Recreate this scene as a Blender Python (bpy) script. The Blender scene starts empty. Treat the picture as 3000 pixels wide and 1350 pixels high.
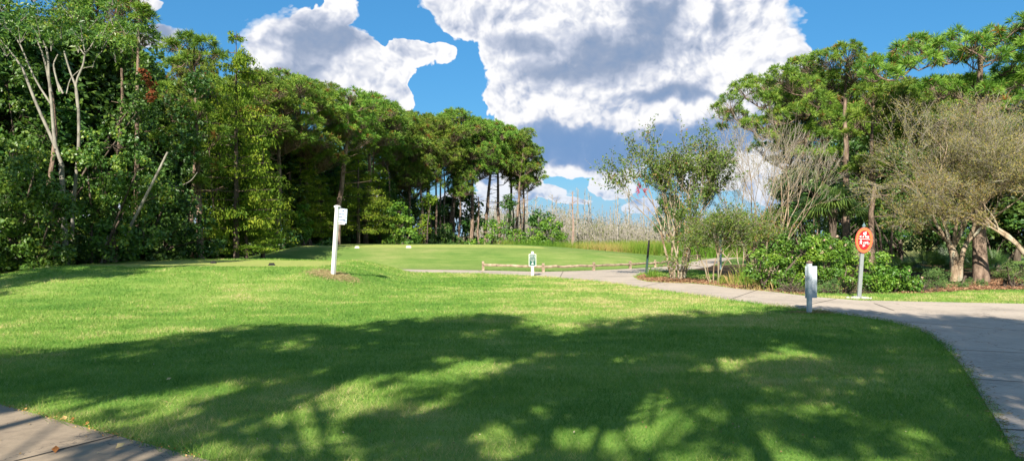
import bpy, math
import numpy as np
from mathutils import Vector

R = math.radians
F, HOR, EYE = 2310.0, 690.0, 1.6
sc = bpy.context.scene
COL = sc.collection

# ------------------------------------------------------------------ camera
cam_d = bpy.data.cameras.new('camera'); cam = bpy.data.objects.new('camera', cam_d); COL.objects.link(cam)
cam.location = (0, 0, EYE); cam.rotation_euler = (R(90), 0, 0)
cam_d.sensor_width = 36; cam_d.lens = 36 * F / 3000; cam_d.shift_y = 15 / 3000
cam_d.clip_start = 0.05; cam_d.clip_end = 5000
sc.camera = cam

# ------------------------------------------------------------------ light, exposure
SUN_AZ, SUN_EL = 12.0, 31.0            # the light travels towards azimuth 12 deg right of +Y
sun_d = bpy.data.lights.new('sun', 'SUN'); sun = bpy.data.objects.new('sun', sun_d); COL.objects.link(sun)
sun_d.energy = 4.6; sun_d.angle = R(0.5); sun_d.color = (1.0, 0.93, 0.80)
sdir = Vector((math.sin(R(SUN_AZ)) * math.cos(R(SUN_EL)), math.cos(R(SUN_AZ)) * math.cos(R(SUN_EL)), -math.sin(R(SUN_EL))))
sun.rotation_euler = sdir.to_track_quat('-Z', 'Y').to_euler()
sc.view_settings.view_transform = 'Standard'; sc.view_settings.look = 'None'
sc.view_settings.gamma = 1.0
EXPO = 1.3
sc.view_settings.exposure = EXPO
sc.cycles.use_denoising = True
sc.cycles.max_bounces = 6; sc.cycles.diffuse_bounces = 3; sc.cycles.transmission_bounces = 3
sc.cycles.transparent_max_bounces = 8; sc.cycles.caustics_reflective = False; sc.cycles.caustics_refractive = False

# ------------------------------------------------------------------ node helper
class NT:
    def __init__(s, tree): s.t = tree; s.n = tree.nodes; s.l = tree.links
    def new(s, typ, **kw):
        nd = s.n.new(typ)
        for k, v in kw.items(): setattr(nd, k, v)
        return nd
    def link(s, a, b): s.l.new(a, b)
    def put(s, sock, v):
        if isinstance(v, bpy.types.NodeSocket): s.l.new(v, sock)
        elif v is not None: sock.default_value = v
    def m(s, op, a, b=None, c=None, clamp=False):
        nd = s.new('ShaderNodeMath', operation=op, use_clamp=clamp)
        s.put(nd.inputs[0], a); s.put(nd.inputs[1], b); s.put(nd.inputs[2], c)
        return nd.outputs[0]
    def v(s, op, a, b=None, c=None):
        nd = s.new('ShaderNodeVectorMath', operation=op)
        s.put(nd.inputs[0], a); s.put(nd.inputs[1], b)
        if c is not None: s.put(nd.inputs[2], c)
        return nd.outputs['Value'] if op in ('LENGTH', 'DOT_PRODUCT', 'DISTANCE') else nd.outputs[0]
    def noise(s, vec, scale, detail=3, rough=0.5, dim='3D'):
        nd = s.new('ShaderNodeTexNoise', noise_dimensions=dim)
        if vec is not None: s.put(nd.inputs['Vector'], vec)
        nd.inputs['Scale'].default_value = scale; nd.inputs['Detail'].default_value = detail
        nd.inputs['Roughness'].default_value = rough
        return nd
    def ramp(s, fac, stops, interp='LINEAR'):
        nd = s.new('ShaderNodeValToRGB'); cr = nd.color_ramp; cr.interpolation = interp
        while len(cr.elements) < len(stops): cr.elements.new(0.5)
        for e, (p, c) in zip(cr.elements, stops):
            e.position = p; e.color = (c[0], c[1], c[2], 1)
        s.put(nd.inputs[0], fac); return nd.outputs[0]
    def mix(s, fac, a, b, typ='MIX'):
        nd = s.new('ShaderNodeMix', data_type='RGBA', blend_type=typ)
        s.put(nd.inputs[0], fac)
        s.put(nd.inputs[6], a if isinstance(a, bpy.types.NodeSocket) else (*a, 1))
        s.put(nd.inputs[7], b if isinstance(b, bpy.types.NodeSocket) else (*b, 1))
        return nd.outputs[2]
    def mr(s, v, a, b, c=0.0, d=1.0, smooth=True):
        nd = s.new('ShaderNodeMapRange', interpolation_type='SMOOTHSTEP' if smooth else 'LINEAR')
        s.put(nd.inputs[0], v)
        for i, q in zip((1, 2, 3, 4), (a, b, c, d)): nd.inputs[i].default_value = q
        return nd.outputs[0]

# ------------------------------------------------------------------ sky with cumulus
def build_world():
    w = bpy.data.worlds.new('World'); sc.world = w; w.use_nodes = True
    t = NT(w.node_tree); t.n.clear()
    out = t.new('ShaderNodeOutputWorld'); bg = t.new('ShaderNodeBackground')
    SKY = 0.06
    bg.inputs['Strength'].default_value = SKY
    sky = t.new('ShaderNodeTexSky', sky_type='NISHITA', sun_disc=False)
    sky.sun_elevation = R(SUN_EL); sky.sun_rotation = R(180 + SUN_AZ)
    sky.air_density = 1.0; sky.dust_density = 0.4; sky.ozone_density = 2.5
    hs = t.new('ShaderNodeHueSaturation'); hs.inputs['Saturation'].default_value = 1.12; hs.inputs['Value'].default_value = 1.0
    t.link(t.v('MULTIPLY', sky.outputs[0], (0.47, 0.70, 0.82)), hs.inputs['Color'])
    tc = t.new('ShaderNodeTexCoord'); d = tc.outputs['Generated']
    sp = t.new('ShaderNodeSeparateXYZ'); t.link(d, sp.inputs[0])
    x, y, z = sp.outputs
    az = t.m('ARCTAN2', x, y)
    h = t.m('SQRT', t.m('ADD', t.m('MULTIPLY', x, x), t.m('MULTIPLY', y, y)))
    el = t.m('DIVIDE', z, t.m('MAXIMUM', h, 0.02))
    cb = t.new('ShaderNodeCombineXYZ'); t.link(az, cb.inputs[0]); t.link(el, cb.inputs[1])
    P = cb.outputs[0]
    # domain warp
    wn = t.noise(P, 7, 2, 0.5); wm = t.noise(P, 34, 3, 0.55)
    wv = t.v('MULTIPLY', t.v('SUBTRACT', wn.outputs['Color'], (0.5, 0.5, 0.5)), (0.055, 0.045, 0))
    wv2 = t.v('MULTIPLY', t.v('SUBTRACT', wm.outputs['Color'], (0.5, 0.5, 0.5)), (0.016, 0.014, 0))
    P1 = t.v('ADD', t.v('ADD', P, wv), wv2)
    def puff(vec):
        acc = None
        for s_, a_ in ((17, 0.55), (39, 0.34), (88, 0.20), (190, 0.11)):
            vo = t.new('ShaderNodeTexVoronoi', feature='SMOOTH_F1', voronoi_dimensions='2D')
            t.put(vo.inputs['Vector'], vec); vo.inputs['Scale'].default_value = s_
            vo.inputs['Smoothness'].default_value = 0.35
            q = t.m('MULTIPLY', t.m('SUBTRACT', 0.45, vo.outputs['Distance']), a_)
            acc = q if acc is None else t.m('ADD', acc, q)
        return acc
    pf = puff(P1)
    pf2 = puff(t.v('ADD', P1, (-0.006, 0.010, 0)))
    fine = t.m('SUBTRACT', t.noise(P, 30, 7, 0.6).outputs['Fac'], 0.5)
    big = t.m('SUBTRACT', t.noise(P, 7, 4, 0.55).outputs['Fac'], 0.5)
    def blobs(lst, base):
        acc = None
        for (cx, cy, rx, ry) in lst:
            a = math.atan((cx - 1500) / F); e = (HOR - cy) / F * math.cos(a)
            sx = F / rx; sy = F / ry
            v = t.v('MULTIPLY_ADD', base, (sx, sy, 0), (-a * sx, -e * sy, 0))
            q = t.m('SUBTRACT', 1.0, t.v('LENGTH', v))
            acc = q if acc is None else t.m('SMOOTH_MAX', acc, q, 0.12)
        return acc
    hull = [(850, 165, 120, 120), (935, 95, 95, 85), (990, 25, 62, 70), (795, 200, 62, 85), (1000, 180, 130, 115), (1090, 215, 115, 85),
            (1190, 152, 95, 48), (1275, 150, 60, 34), (1105, 280, 72, 62), (1165, 295, 38, 45), (960, 260, 110, 80),
            (1400, 20, 175, 130), (1600, 50, 280, 190), (1800, 100, 300, 190), (1520, 150, 150, 85), (2000, 40, 160, 160), (2180, 90, 160, 150),
            (2260, 160, 110, 120), (2335, 195, 62, 65), (2200, 10, 130, 90), (1950, 250, 330, 160), (1620, 270, 210, 85), (1470, 215, 60, 26),
            (1465, 300, 62, 62), (1700, 350, 300, 110), (2050, 340, 280, 130), (1540, 400, 130, 60), (1850, 430, 420, 65), (1650, -200, 520, 190),
            (1490, 530, 120, 80), (1640, 482, 150, 34), (1800, 490, 110, 30), (1790, 530, 75, 48), (1600, 560, 70, 30), (1660, 585, 60, 14), (1900, 600, 90, 30),
            (2230, 440, 160, 75), (2350, 520, 190, 110), (2080, 510, 110, 70), (1400, 600, 160, 50),
            (470, 108, 70, 42), (425, 5, 60, 24), (2600, 560, 200, 60), (900, 560, 300, 90), (300, 600, 300, 90),
            (-900, 100, 500, 250), (3900, 200, 420, 200)]
    f = blobs(hull, P1)
    for (a, e, ra, re) in ((-2.4, 0.55, 0.55, 0.30), (2.5, 0.6, 0.6, 0.35), (-1.6, 0.9, 0.4, 0.35), (1.7, 0.8, 0.45, 0.4), (3.0, 0.35, 0.3, 0.2), (-3.0, 1.2, 0.5, 0.4), (0.9, 0.25, 0.16, 0.10)):  # unseen clouds beside and behind the view, added to lift ambient light
        v = t.v('MULTIPLY_ADD', P1, (1 / ra, 1 / re, 0), (-a / ra, -e / re, 0)); f = t.m('MAXIMUM', f, t.m('SUBTRACT', 1.0, t.v('LENGTH', v)))
    Fd = t.m('ADD', t.m('ADD', t.m('ADD', t.m('SUBTRACT', f, 0.10), t.m('MULTIPLY', t.m('MAXIMUM', t.m('SUBTRACT', f, 0.12), 0.0), 1.6)), t.m('MULTIPLY', pf, 0.95)), t.m('MULTIPLY', fine, 0.48))
    soft = t.mr(t.m('ADD', big, 0.0), -0.10, 0.14, 0.06, 0.40)
    alpha = t.m('SMOOTH_MIN', t.m('DIVIDE', t.m('MAXIMUM', t.m('SUBTRACT', Fd, 0.02), 0.0), soft), 1.0, 0.2)
    alpha = t.m('MINIMUM', t.m('MAXIMUM', alpha, 0.0), 1.0)
    dark = [(930, 150, 105, 75), (870, 230, 80, 40), (1800, 150, 210, 85), (1700, 215, 230, 55), (2090, 40, 30, 70), (1880, 70, 90, 100), (1560, 120, 120, 40),
            (1880, 425, 420, 46), (1640, 400, 110, 35), (2150, 380, 120, 40), (1950, 300, 150, 22), (470, 120, 60, 30)]
    Pd = t.v('ADD', P1, t.v('MULTIPLY', t.v('SUBTRACT', t.noise(P, 5.5, 4, 0.6).outputs['Color'], (0.5, 0.5, 0.5)), (0.14, 0.11, 0)))
    g = blobs(dark, Pd)
    G = t.mr(t.m('ADD', t.m('ADD', g, t.m('MULTIPLY', fine, 0.16)), t.m('ADD', t.m('MULTIPLY', big, 0.45), t.m('MULTIPLY', pf, -0.22))), -0.50, 0.75)
    rel = t.m('MULTIPLY', t.m('MULTIPLY', t.m('SUBTRACT', pf, pf2), 1.25), t.m('SUBTRACT', 1.0, t.m('MULTIPLY', G, 0.75)))
    edge = t.mr(Fd, 0.02, 0.35, 0.16, -0.02)
    b = t.m('ADD', t.m('ADD', t.m('SUBTRACT', 0.90, t.m('MULTIPLY', G, 0.62)), rel), t.m('ADD', edge, t.m('MULTIPLY', fine, 0.09)))
    b = t.m('ADD', b, t.m('MULTIPLY', big, 0.32))
    k = 1.0 / (SKY * 2 ** EXPO)
    colr = t.ramp(b, [(0.0, (0.19 * k / 20, 0.31 * k / 20, 0.52 * k / 20)), (0.3, (0.33 * k / 20, 0.41 * k / 20, 0.57 * k / 20)),
                      (0.6, (0.60 * k / 20, 0.65 * k / 20, 0.78 * k / 20)), (0.95, (1.0 * k / 20, 1.0 * k / 20, 1.02 * k / 20))])
    cl = t.v('SCALE', colr); cl.node.inputs['Scale'].default_value = 20.0
    low = t.m('MULTIPLY', t.mr(el, 0.20, 0.11, 0.0, 0.8), t.mr(b, 0.40, 0.80, 1.0, 0.0))
    cl = t.mix(low, cl, (0.17 * k, 0.335 * k, 0.63 * k))
    skyc = t.mix(0.45, hs.outputs[0], (0.10 * k, 0.385 * k, 0.80 * k))
    fin = t.mix(alpha, skyc, cl)
    # pale air low over the horizon
    hz = t.mr(el, 0.0, 0.10, 0.55, 0.0)
    fin = t.mix(hz, fin, (0.42 * k, 0.60 * k, 0.86 * k))
    t.link(fin, bg.inputs['Color']); t.link(bg.outputs[0], out.inputs['Surface'])
    w.cycles.sampling_method = 'MANUAL'; w.cycles.sample_map_resolution = 512
build_world()

# ------------------------------------------------------------------ mesh helpers
def W(px, py, d): return np.array([(px - 1500) / F * d, d, EYE - (py - HOR) / F * d])

def tag(o, label=None, cat=None, group=None, kind=None):
    if label: o['label'] = label
    if cat: o['category'] = cat
    if group: o['group'] = group
    if kind: o['kind'] = kind
    return o

def make_mesh(name, chunks, mat, smooth=False):
    Vs, loops, starts, totals, vals, smo = [], [], [], [], [], []
    off = 0; ls = 0; has_v = any(len(c) > 2 and c[2] is not None for c in chunks)
    for c in chunks:
        V, Fc = np.asarray(c[0], float), np.asarray(c[1], int)
        if len(V) == 0 or len(Fc) == 0: continue
        m, k = Fc.shape
        Vs.append(V); loops.append((Fc + off).ravel())
        starts.append(ls + np.arange(m) * k); totals.append(np.full(m, k)); ls += m * k; off += len(V)
        if has_v:
            a = c[2] if len(c) > 2 and c[2] is not None else 0.5
            vals.append(np.broadcast_to(np.asarray(a, float), (len(V),)))
    me = bpy.data.meshes.new(name)
    V = np.concatenate(Vs); L = np.concatenate(loops); S = np.concatenate(starts); T = np.concatenate(totals)
    me.vertices.add(len(V)); me.vertices.foreach_set('co', V.astype(np.float32).ravel())
    me.loops.add(len(L)); me.loops.foreach_set('vertex_index', L.astype(np.int32))
    me.polygons.add(len(S)); me.polygons.foreach_set('loop_start', S.astype(np.int32)); me.polygons.foreach_set('loop_total', T.astype(np.int32))
    me.polygons.foreach_set('use_smooth', np.full(len(S), smooth))
    if has_v:
        at = me.attributes.new('v', 'FLOAT', 'POINT'); at.data.foreach_set('value', np.concatenate(vals).astype(np.float32))
    me.update(calc_edges=True)
    for q in (mat if isinstance(mat, (list, tuple)) else [mat]): me.materials.append(q)
    return me

def mk(name, chunks, mat, parent=None, smooth=False, loc=None):
    me = chunks if isinstance(chunks, bpy.types.Mesh) else make_mesh(name, chunks, mat, smooth)
    o = bpy.data.objects.new(name, me); COL.objects.link(o)
    if parent: o.parent = parent
    if loc is not None: o.location = loc
    return o

def empty(name, loc, label, cat, group=None, rz=0.0, s=1.0):
    o = bpy.data.objects.new(name, None); COL.objects.link(o)
    o.empty_display_size = 0.2
    o.location = loc; o.rotation_euler = (0, 0, rz); o.scale = (s, s, s) if not isinstance(s, tuple) else s
    return tag(o, label, cat, group)

def copy_tree(root, loc, rz, s, label, group=None):
    c = root.copy(); COL.objects.link(c); c.location = loc; c.rotation_euler = (0, 0, rz)
    c.scale = s if isinstance(s, tuple) else (s, s, s)
    c['label'] = label
    if group: c['group'] = group
    elif 'group' in c: del c['group']
    for ch in root.children:
        d = ch.copy(); COL.objects.link(d); d.parent = c
    return c

def norm(a): return a / np.maximum(np.linalg.norm(a, axis=-1, keepdims=True), 1e-9)

def tube(pts, rad, sides=6, cap=True):
    P = np.asarray(pts, float); n = len(P); rad = np.broadcast_to(np.asarray(rad, float), (n,))
    T = norm(np.gradient(P, axis=0)); ref = np.array([0.31, 0.95, 0.07]) if abs(T[0][2]) > 0.5 else np.array([0, 0, 1.0])
    A = norm(np.cross(T, ref)); B = np.cross(T, A)
    th = np.arange(sides) / sides * 2 * np.pi
    V = P[:, None] + rad[:, None, None] * (np.cos(th)[None, :, None] * A[:, None] + np.sin(th)[None, :, None] * B[:, None])
    V = V.reshape(-1, 3)
    i = np.arange(n - 1)[:, None] * sides; j = np.arange(sides)[None]; k = (j + 1) % sides
    Fq = np.stack([i + j, i + k, i + sides + k, i + sides + j], -1).reshape(-1, 4)
    return (V, Fq)

def sticks(A, B, ra, rb, v=None):
    """many straight three-sided twigs from A to B"""
    A = np.asarray(A, float); B = np.asarray(B, float); n = len(A)
    T = norm(B - A); ref = np.tile(np.array([0.3, 0.2, 0.93]), (n, 1)); ref[np.abs(T[:, 2]) > 0.8] = (0.9, 0.4, 0)
    X = norm(np.cross(T, ref)); Y = np.cross(T, X)
    ra = np.broadcast_to(ra, (n,)); rb = np.broadcast_to(rb, (n,))
    V = np.empty((n, 6, 3))
    for q in range(3):
        a = q * 2 * np.pi / 3; dd = math.cos(a) * X + math.sin(a) * Y
        V[:, q] = A + dd * ra[:, None]; V[:, 3 + q] = B + dd * rb[:, None]
    o = np.arange(n)[:, None] * 6
    Fq = np.concatenate([o + np.array([[0, 1, 4, 3]]), o + np.array([[1, 2, 5, 4]]), o + np.array([[2, 0, 3, 5]])], 0)
    vv = None if v is None else np.repeat(np.broadcast_to(v, (n,)), 6)
    return (V.reshape(-1, 3), Fq, vv)

def leaves(rng, C, N, size, aspect=0.6, v=None, lift=None):
    """one folded leaf (two triangles sharing the midrib) at each C with normal N"""
    n = len(C); N = norm(N); r = rng.normal(size=(n, 3)); X = norm(np.cross(N, r)); Y = np.cross(N, X)
    s = np.broadcast_to(size, (n,)) * rng.uniform(0.7, 1.3, n)
    L = X * s[:, None] * 0.5; Wd = Y * (s * aspect * 0.5)[:, None]; fold = N * (s * 0.10)[:, None]
    V = np.stack([C - L, C - Wd + fold - L * 0.1, C + L, C + Wd + fold - L * 0.1], 1).reshape(-1, 3)
    o = np.arange(n)[:, None] * 4
    Fq = np.concatenate([o + np.array([[0, 1, 2]]), o + np.array([[0, 2, 3]])], 0)
    vv = rng.uniform(0, 1, n) if v is None else np.broadcast_to(v, (n,))
    return (V, Fq, np.repeat(vv, 4))

def sph(rng, n): return norm(rng.normal(size=(n, 3)))

def clump_leaves(rng, C, Rr, per, size, aspect=0.6, flat=0.75, inner=0.35, vbase=None, droop=0.0, vspread=0.25):
    C = np.asarray(C, float); m = len(C); Rr = np.broadcast_to(Rr, (m,)); per = np.broadcast_to(per, (m,)).astype(int)
    idx = np.repeat(np.arange(m), per); n = len(idx); d = sph(rng, n)
    rad = inner + (1 - inner) * rng.uniform(0, 1, n) ** 0.6
    off = d * (Rr[idx] * rad)[:, None]; off[:, 2] *= flat
    if droop: off[:, 2] -= droop * (off[:, 0] ** 2 + off[:, 1] ** 2) / Rr[idx]
    N = d * 0.75 + rng.normal(size=(n, 3)) * 0.45 + np.array([0, 0, 0.35])
    cv = rng.uniform(0.25, 0.75, m) if vbase is None else np.broadcast_to(vbase, (m,))
    v = np.clip(cv[idx] + rng.normal(size=n) * vspread * 0.6, 0, 0.94)
    return leaves(rng, C[idx] + off, N, size, aspect, v)

def box(sx, sy, sz, c=(0, 0, 0), bev=0.0):
    """box, optionally with all vertical edges chamfered"""
    x, y, z = sx / 2, sy / 2, sz / 2
    if bev <= 0:
        V = np.array([[a, b, d] for d in (-z, z) for (a, b) in ((-x, -y), (x, -y), (x, y), (-x, y))]) + np.array(c)
        return (V, np.array([[0, 3, 2, 1], [4, 5, 6, 7], [0, 1, 5, 4], [1, 2, 6, 5], [2, 3, 7, 6], [3, 0, 4, 7]]))
    ring = [(-x + bev, -y), (x - bev, -y), (x, -y + bev), (x, y - bev), (x - bev, y), (-x + bev, y), (-x, y - bev), (-x, -y + bev)]
    return prism(ring, -z + c[2], z + c[2], (c[0], c[1]))

def prism(ring, z0, z1, c=(0, 0), top=1.0):
    n = len(ring); r = np.array(ring, float)
    V = np.concatenate([np.c_[r + np.array(c), np.full(n, z0)], np.c_[r * top + np.array(c), np.full(n, z1)]])
    return [(V, np.array([[i, (i + 1) % n, n + (i + 1) % n, n + i] for i in range(n)])), (V, np.array([list(range(n))[::-1]])), (V, np.array([list(range(n, 2 * n))]))]

def flat(l):
    out = []
    for q in l:
        if isinstance(q, list): out += flat(q)
        else: out.append(q)
    return out

def xform(ch, M=None, loc=(0, 0, 0), rx=0, ry=0, rz=0):
    cx, sx, cy, sy, cz, sz = math.cos(rx), math.sin(rx), math.cos(ry), math.sin(ry), math.cos(rz), math.sin(rz)
    Rx = np.array([[1, 0, 0], [0, cx, -sx], [0, sx, cx]]); Ry = np.array([[cy, 0, sy], [0, 1, 0], [-sy, 0, cy]]); Rz = np.array([[cz, -sz, 0], [sz, cz, 0], [0, 0, 1]])
    Mx = Rz @ Ry @ Rx
    return [(np.asarray(c[0]) @ Mx.T + np.array(loc), *c[1:]) for c in flat([ch])]

# ------------------------------------------------------------------ materials
def principled(name):
    m = bpy.data.materials.new(name); m.use_nodes = True
    t = NT(m.node_tree); b = t.n['Principled BSDF']; return m, t, b

def leafmat(name, stops, transl=0.35, rough=0.55, spec=0.25, obj_var=0.12, rust=None):
    m = bpy.data.materials.new(name); m.use_nodes = True; t = NT(m.node_tree); t.n.clear()
    out = t.new('ShaderNodeOutputMaterial')
    at = t.new('ShaderNodeAttribute', attribute_name='v')
    st = list(stops) + ([(0.952, stops[-1][1]), (0.955, rust)] if rust else [])
    c = t.ramp(at.outputs['Fac'], st)
    oi = t.new('ShaderNodeObjectInfo')
    hs = t.new('ShaderNodeHueSaturation')
    t.put(hs.inputs['Hue'], t.m('ADD', 0.5 - obj_var * 0.12, t.m('MULTIPLY', oi.outputs['Random'], obj_var * 0.24)))
    t.put(hs.inputs['Value'], t.m('ADD', 1 - obj_var, t.m('MULTIPLY', oi.outputs['Random'], obj_var * 2)))
    t.put(hs.inputs['Color'], c)
    c = hs.outputs[0]
    d = t.new('ShaderNodeBsdfPrincipled'); t.put(d.inputs['Base Color'], c); d.inputs['Roughness'].default_value = rough
    d.inputs['Specular IOR Level'].default_value = spec
    tr = t.new('ShaderNodeBsdfTranslucent')
    tc = t.mix(1.0, c, (1.15, 1.25, 0.6), 'MULTIPLY'); t.put(tr.inputs['Color'], tc)
    mx = t.new('ShaderNodeMixShader'); mx.inputs[0].default_value = transl
    t.link(d.outputs[0], mx.inputs[1]); t.link(tr.outputs[0], mx.inputs[2]); t.link(mx.outputs[0], out.inputs['Surface'])
    return m

def noisemat(name, c1, c2, scale=8, detail=5, rough=0.85, bump=0.0, bscale=None, spec=0.2, stretch=(1, 1, 1), lo=0.3, hi=0.7, c3=None):
    m, t, b = principled(name)
    tc = t.new('ShaderNodeTexCoord'); v = t.v('MULTIPLY', tc.outputs['Object'], stretch)
    n = t.noise(v, scale, detail, 0.6)
    st = [(lo, c1), (hi, c2)] if c3 is None else [(lo, c1), ((lo + hi) / 2, c2), (hi, c3)]
    t.put(b.inputs['Base Color'], t.ramp(n.outputs['Fac'], st))
    b.inputs['Roughness'].default_value = rough; b.inputs['Specular IOR Level'].default_value = spec
    if bump:
        n2 = t.noise(v, bscale or scale * 3, 5, 0.65)
        bp = t.new('ShaderNodeBump'); bp.inputs['Strength'].default_value = 1.0; bp.inputs['Distance'].default_value = bump
        t.put(bp.inputs['Height'], n2.outputs['Fac']); t.link(bp.outputs[0], b.inputs['Normal'])
    return m

M = {}
M['pine'] = leafmat('pine needles', [(0, (0.065, 0.140, 0.024)), (0.45, (0.140, 0.245, 0.032)), (0.8, (0.245, 0.345, 0.050))], 0.32, 0.5, 0.25, 0.16, rust=(0.22, 0.09, 0.03))
M['broad'] = leafmat('dark broad leaves', [(0, (0.026, 0.072, 0.016)), (0.5, (0.055, 0.130, 0.024)), (0.9, (0.115, 0.200, 0.030))], 0.30, 0.42, 0.4, 0.15)
M['vine'] = leafmat('vine leaves', [(0, (0.035, 0.095, 0.018)), (0.5, (0.095, 0.195, 0.032)), (0.85, (0.215, 0.305, 0.040)), (0.93, (0.36, 0.36, 0.035))], 0.33, 0.40, 0.45, 0.10)
M['cypress'] = leafmat('cypress sprays', [(0, (0.060, 0.125, 0.016)), (0.5, (0.150, 0.235, 0.022)), (0.9, (0.30, 0.34, 0.035))], 0.40, 0.6, 0.15, 0.12)
M['bush'] = leafmat('bush leaves', [(0, (0.06, 0.145, 0.022)), (0.5, (0.125, 0.245, 0.028)), (0.9, (0.24, 0.35, 0.04))], 0.35, 0.42, 0.4, 0.06)
M['crape'] = leafmat('crape myrtle leaves', [(0, (0.065, 0.125, 0.024)), (0.5, (0.125, 0.200, 0.032)), (0.8, (0.200, 0.240, 0.045)), (0.93, (0.30, 0.15, 0.06))], 0.35, 0.5, 0.3, 0.05)
M['olive'] = leafmat('thin olive leaves', [(0, (0.13, 0.15, 0.04)), (0.5, (0.24, 0.225, 0.065)), (0.9, (0.36, 0.26, 0.09))], 0.3, 0.6, 0.2, 0.05)
M['palm'] = leafmat('palm leaflets', [(0, (0.045, 0.105, 0.030)), (0.5, (0.090, 0.170, 0.040)), (0.9, (0.17, 0.25, 0.05))], 0.25, 0.38, 0.5, 0.08)
M['juniper'] = leafmat('low evergreen sprays', [(0, (0.06, 0.12, 0.035)), (0.6, (0.12, 0.21, 0.06)), (0.9, (0.2, 0.26, 0.07))], 0.25, 0.6, 0.2, 0.08)
M['marshleaf'] = leafmat('pale marsh leaves', [(0, (0.085, 0.13, 0.040)), (0.5, (0.17, 0.19, 0.085)), (0.9, (0.27, 0.25, 0.16))], 0.3, 0.7, 0.1, 0.05)
M['marshgrass'] = leafmat('marsh grass', [(0, (0.10, 0.21, 0.025)), (0.4, (0.20, 0.27, 0.04)), (0.6, (0.36, 0.28, 0.10)), (0.9, (0.46, 0.33, 0.16))], 0.35, 0.7, 0.1, 0.0)
M['blade'] = leafmat('lawn grass blades', [(0, (0.095, 0.220, 0.038)), (0.45, (0.185, 0.325, 0.055)), (0.72, (0.300, 0.385, 0.090)), (0.9, (0.52, 0.44, 0.22))], 0.35, 0.55, 0.15, 0.0)
M['deadleaf'] = leafmat('withered brown leaves', [(0, (0.10, 0.03, 0.015)), (0.6, (0.24, 0.08, 0.03)), (0.9, (0.32, 0.14, 0.05))], 0.3, 0.7, 0.1, 0.0)
M['flower'] = leafmat('pale pink petals', [(0, (0.75, 0.40, 0.40)), (0.6, (0.85, 0.62, 0.45)), (0.9, (0.85, 0.75, 0.6))], 0.3, 0.6, 0.2, 0.0)
M['redflower'] = leafmat('crimson petals', [(0, (0.38, 0.03, 0.08)), (0.9, (0.55, 0.09, 0.16))], 0.3, 0.6, 0.2, 0.0)
M['bark_pine'] = noisemat('pine bark', (0.08, 0.055, 0.042), (0.30, 0.22, 0.165), 7, 6, 0.95, 0.05, 12, 0.1, (1, 1, 0.35), 0.35, 0.68)
M['bark_dark'] = noisemat('dark bark', (0.05, 0.038, 0.03), (0.16, 0.125, 0.10), 7, 5, 0.95, 0.03, 14, 0.1, (1, 1, 0.4))
M['bark_pale'] = noisemat('pale grey bark', (0.11, 0.10, 0.085), (0.30, 0.28, 0.235), 6, 5, 0.85, 0.01, 20, 0.15, (1, 1, 0.5))
M['bark_crape'] = noisemat('smooth tan bark with lichen', (0.14, 0.095, 0.06), (0.30, 0.23, 0.16), 5, 6, 0.8, 0.01, 16, 0.15, (1, 1, 0.4), 0.35, 0.7, (0.28, 0.30, 0.24))
M['twig'] = noisemat('grey twigs', (0.19, 0.165, 0.125), (0.38, 0.34, 0.28), 3, 4, 0.9)
M['snag'] = noisemat('weathered dead wood', (0.15, 0.135, 0.115), (0.34, 0.31, 0.265), 2, 4, 0.9)
M['snag_red'] = noisemat('reddish dead bark', (0.18, 0.125, 0.10), (0.36, 0.26, 0.21), 3, 4, 0.9)

# ------------------------------------------------------------------ ground shape
def sst(t):
    t = np.clip(t, 0, 1); return t * t * (3 - 2 * t)

def G2(pts, z=0.0):
    return [((px - 1500) / F * ((EYE - z) * F / (py - HOR)), (EYE - z) * F / (py - HOR)) for px, py in pts]

NEAR = [(3560, 1560), (3290, 1450), (3090, 1400), (2975, 1335), (2935, 1260), (2905, 1210), (2868, 1150), (2838, 1105), (2812, 1065), (2785, 1035), (2755, 1005), (2720, 980), (2680, 961),
        (2600, 941), (2500, 925), (2400, 912), (2250, 893), (2100, 873), (1950, 852), (1850, 838), (1750, 824), (1650, 815), (1560, 808), (1400, 801), (1250, 798), (1120, 796), (900, 794)]
FAR = [(900, 786), (1130, 789), (1380, 792), (1580, 796.5), (1680, 794.5), (1800, 790), (1900, 785), (1960, 780), (2010, 771), (2050, 763), (2088, 757.5), (2150, 750), (2230, 746), (2230, 750),
       (2150, 757), (2110, 768), (2076, 783), (2008, 791.5), (1927, 795.6), (1880, 801), (1857, 811), (1870, 820), (1897, 826), (1966, 829.5), (2025, 831), (2083, 836), (2153, 846),
       (2246, 854), (2330, 864), (2400, 872), (2520, 881), (2700, 885), (3000, 891), (3500, 905), (4200, 930)]
PATH = np.array(G2(NEAR) + G2(FAR))
WALK = np.array(G2([(-1300, 900), (-500, 1075), (0, 1190), (590, 1350), (900, 1440)]) + [(-0.4, 2.6), (-8, 2.2), (-15, 6)])

def inpoly(x, y, P):
    c = np.zeros(x.shape, bool); n = len(P)
    for i in range(n):
        x1, y1 = P[i]; x2, y2 = P[(i + 1) % n]
        if y1 == y2: continue
        c ^= ((y1 > y) != (y2 > y)) & (x < (x2 - x1) * (y - y1) / (y2 - y1) + x1)
    return c

def dpoly(x, y, P, closed=True):
    d = np.full(x.shape, 1e9); n = len(P)
    for i in range(n if closed else n - 1):
        a = P[i]; b = P[(i + 1) % n]; ab = b - a
        t = np.clip(((x - a[0]) * ab[0] + (y - a[1]) * ab[1]) / max(ab @ ab, 1e-9), 0, 1)
        d = np.minimum(d, np.hypot(x - a[0] - t * ab[0], y - a[1] - t * ab[1]))
    return d

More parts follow.
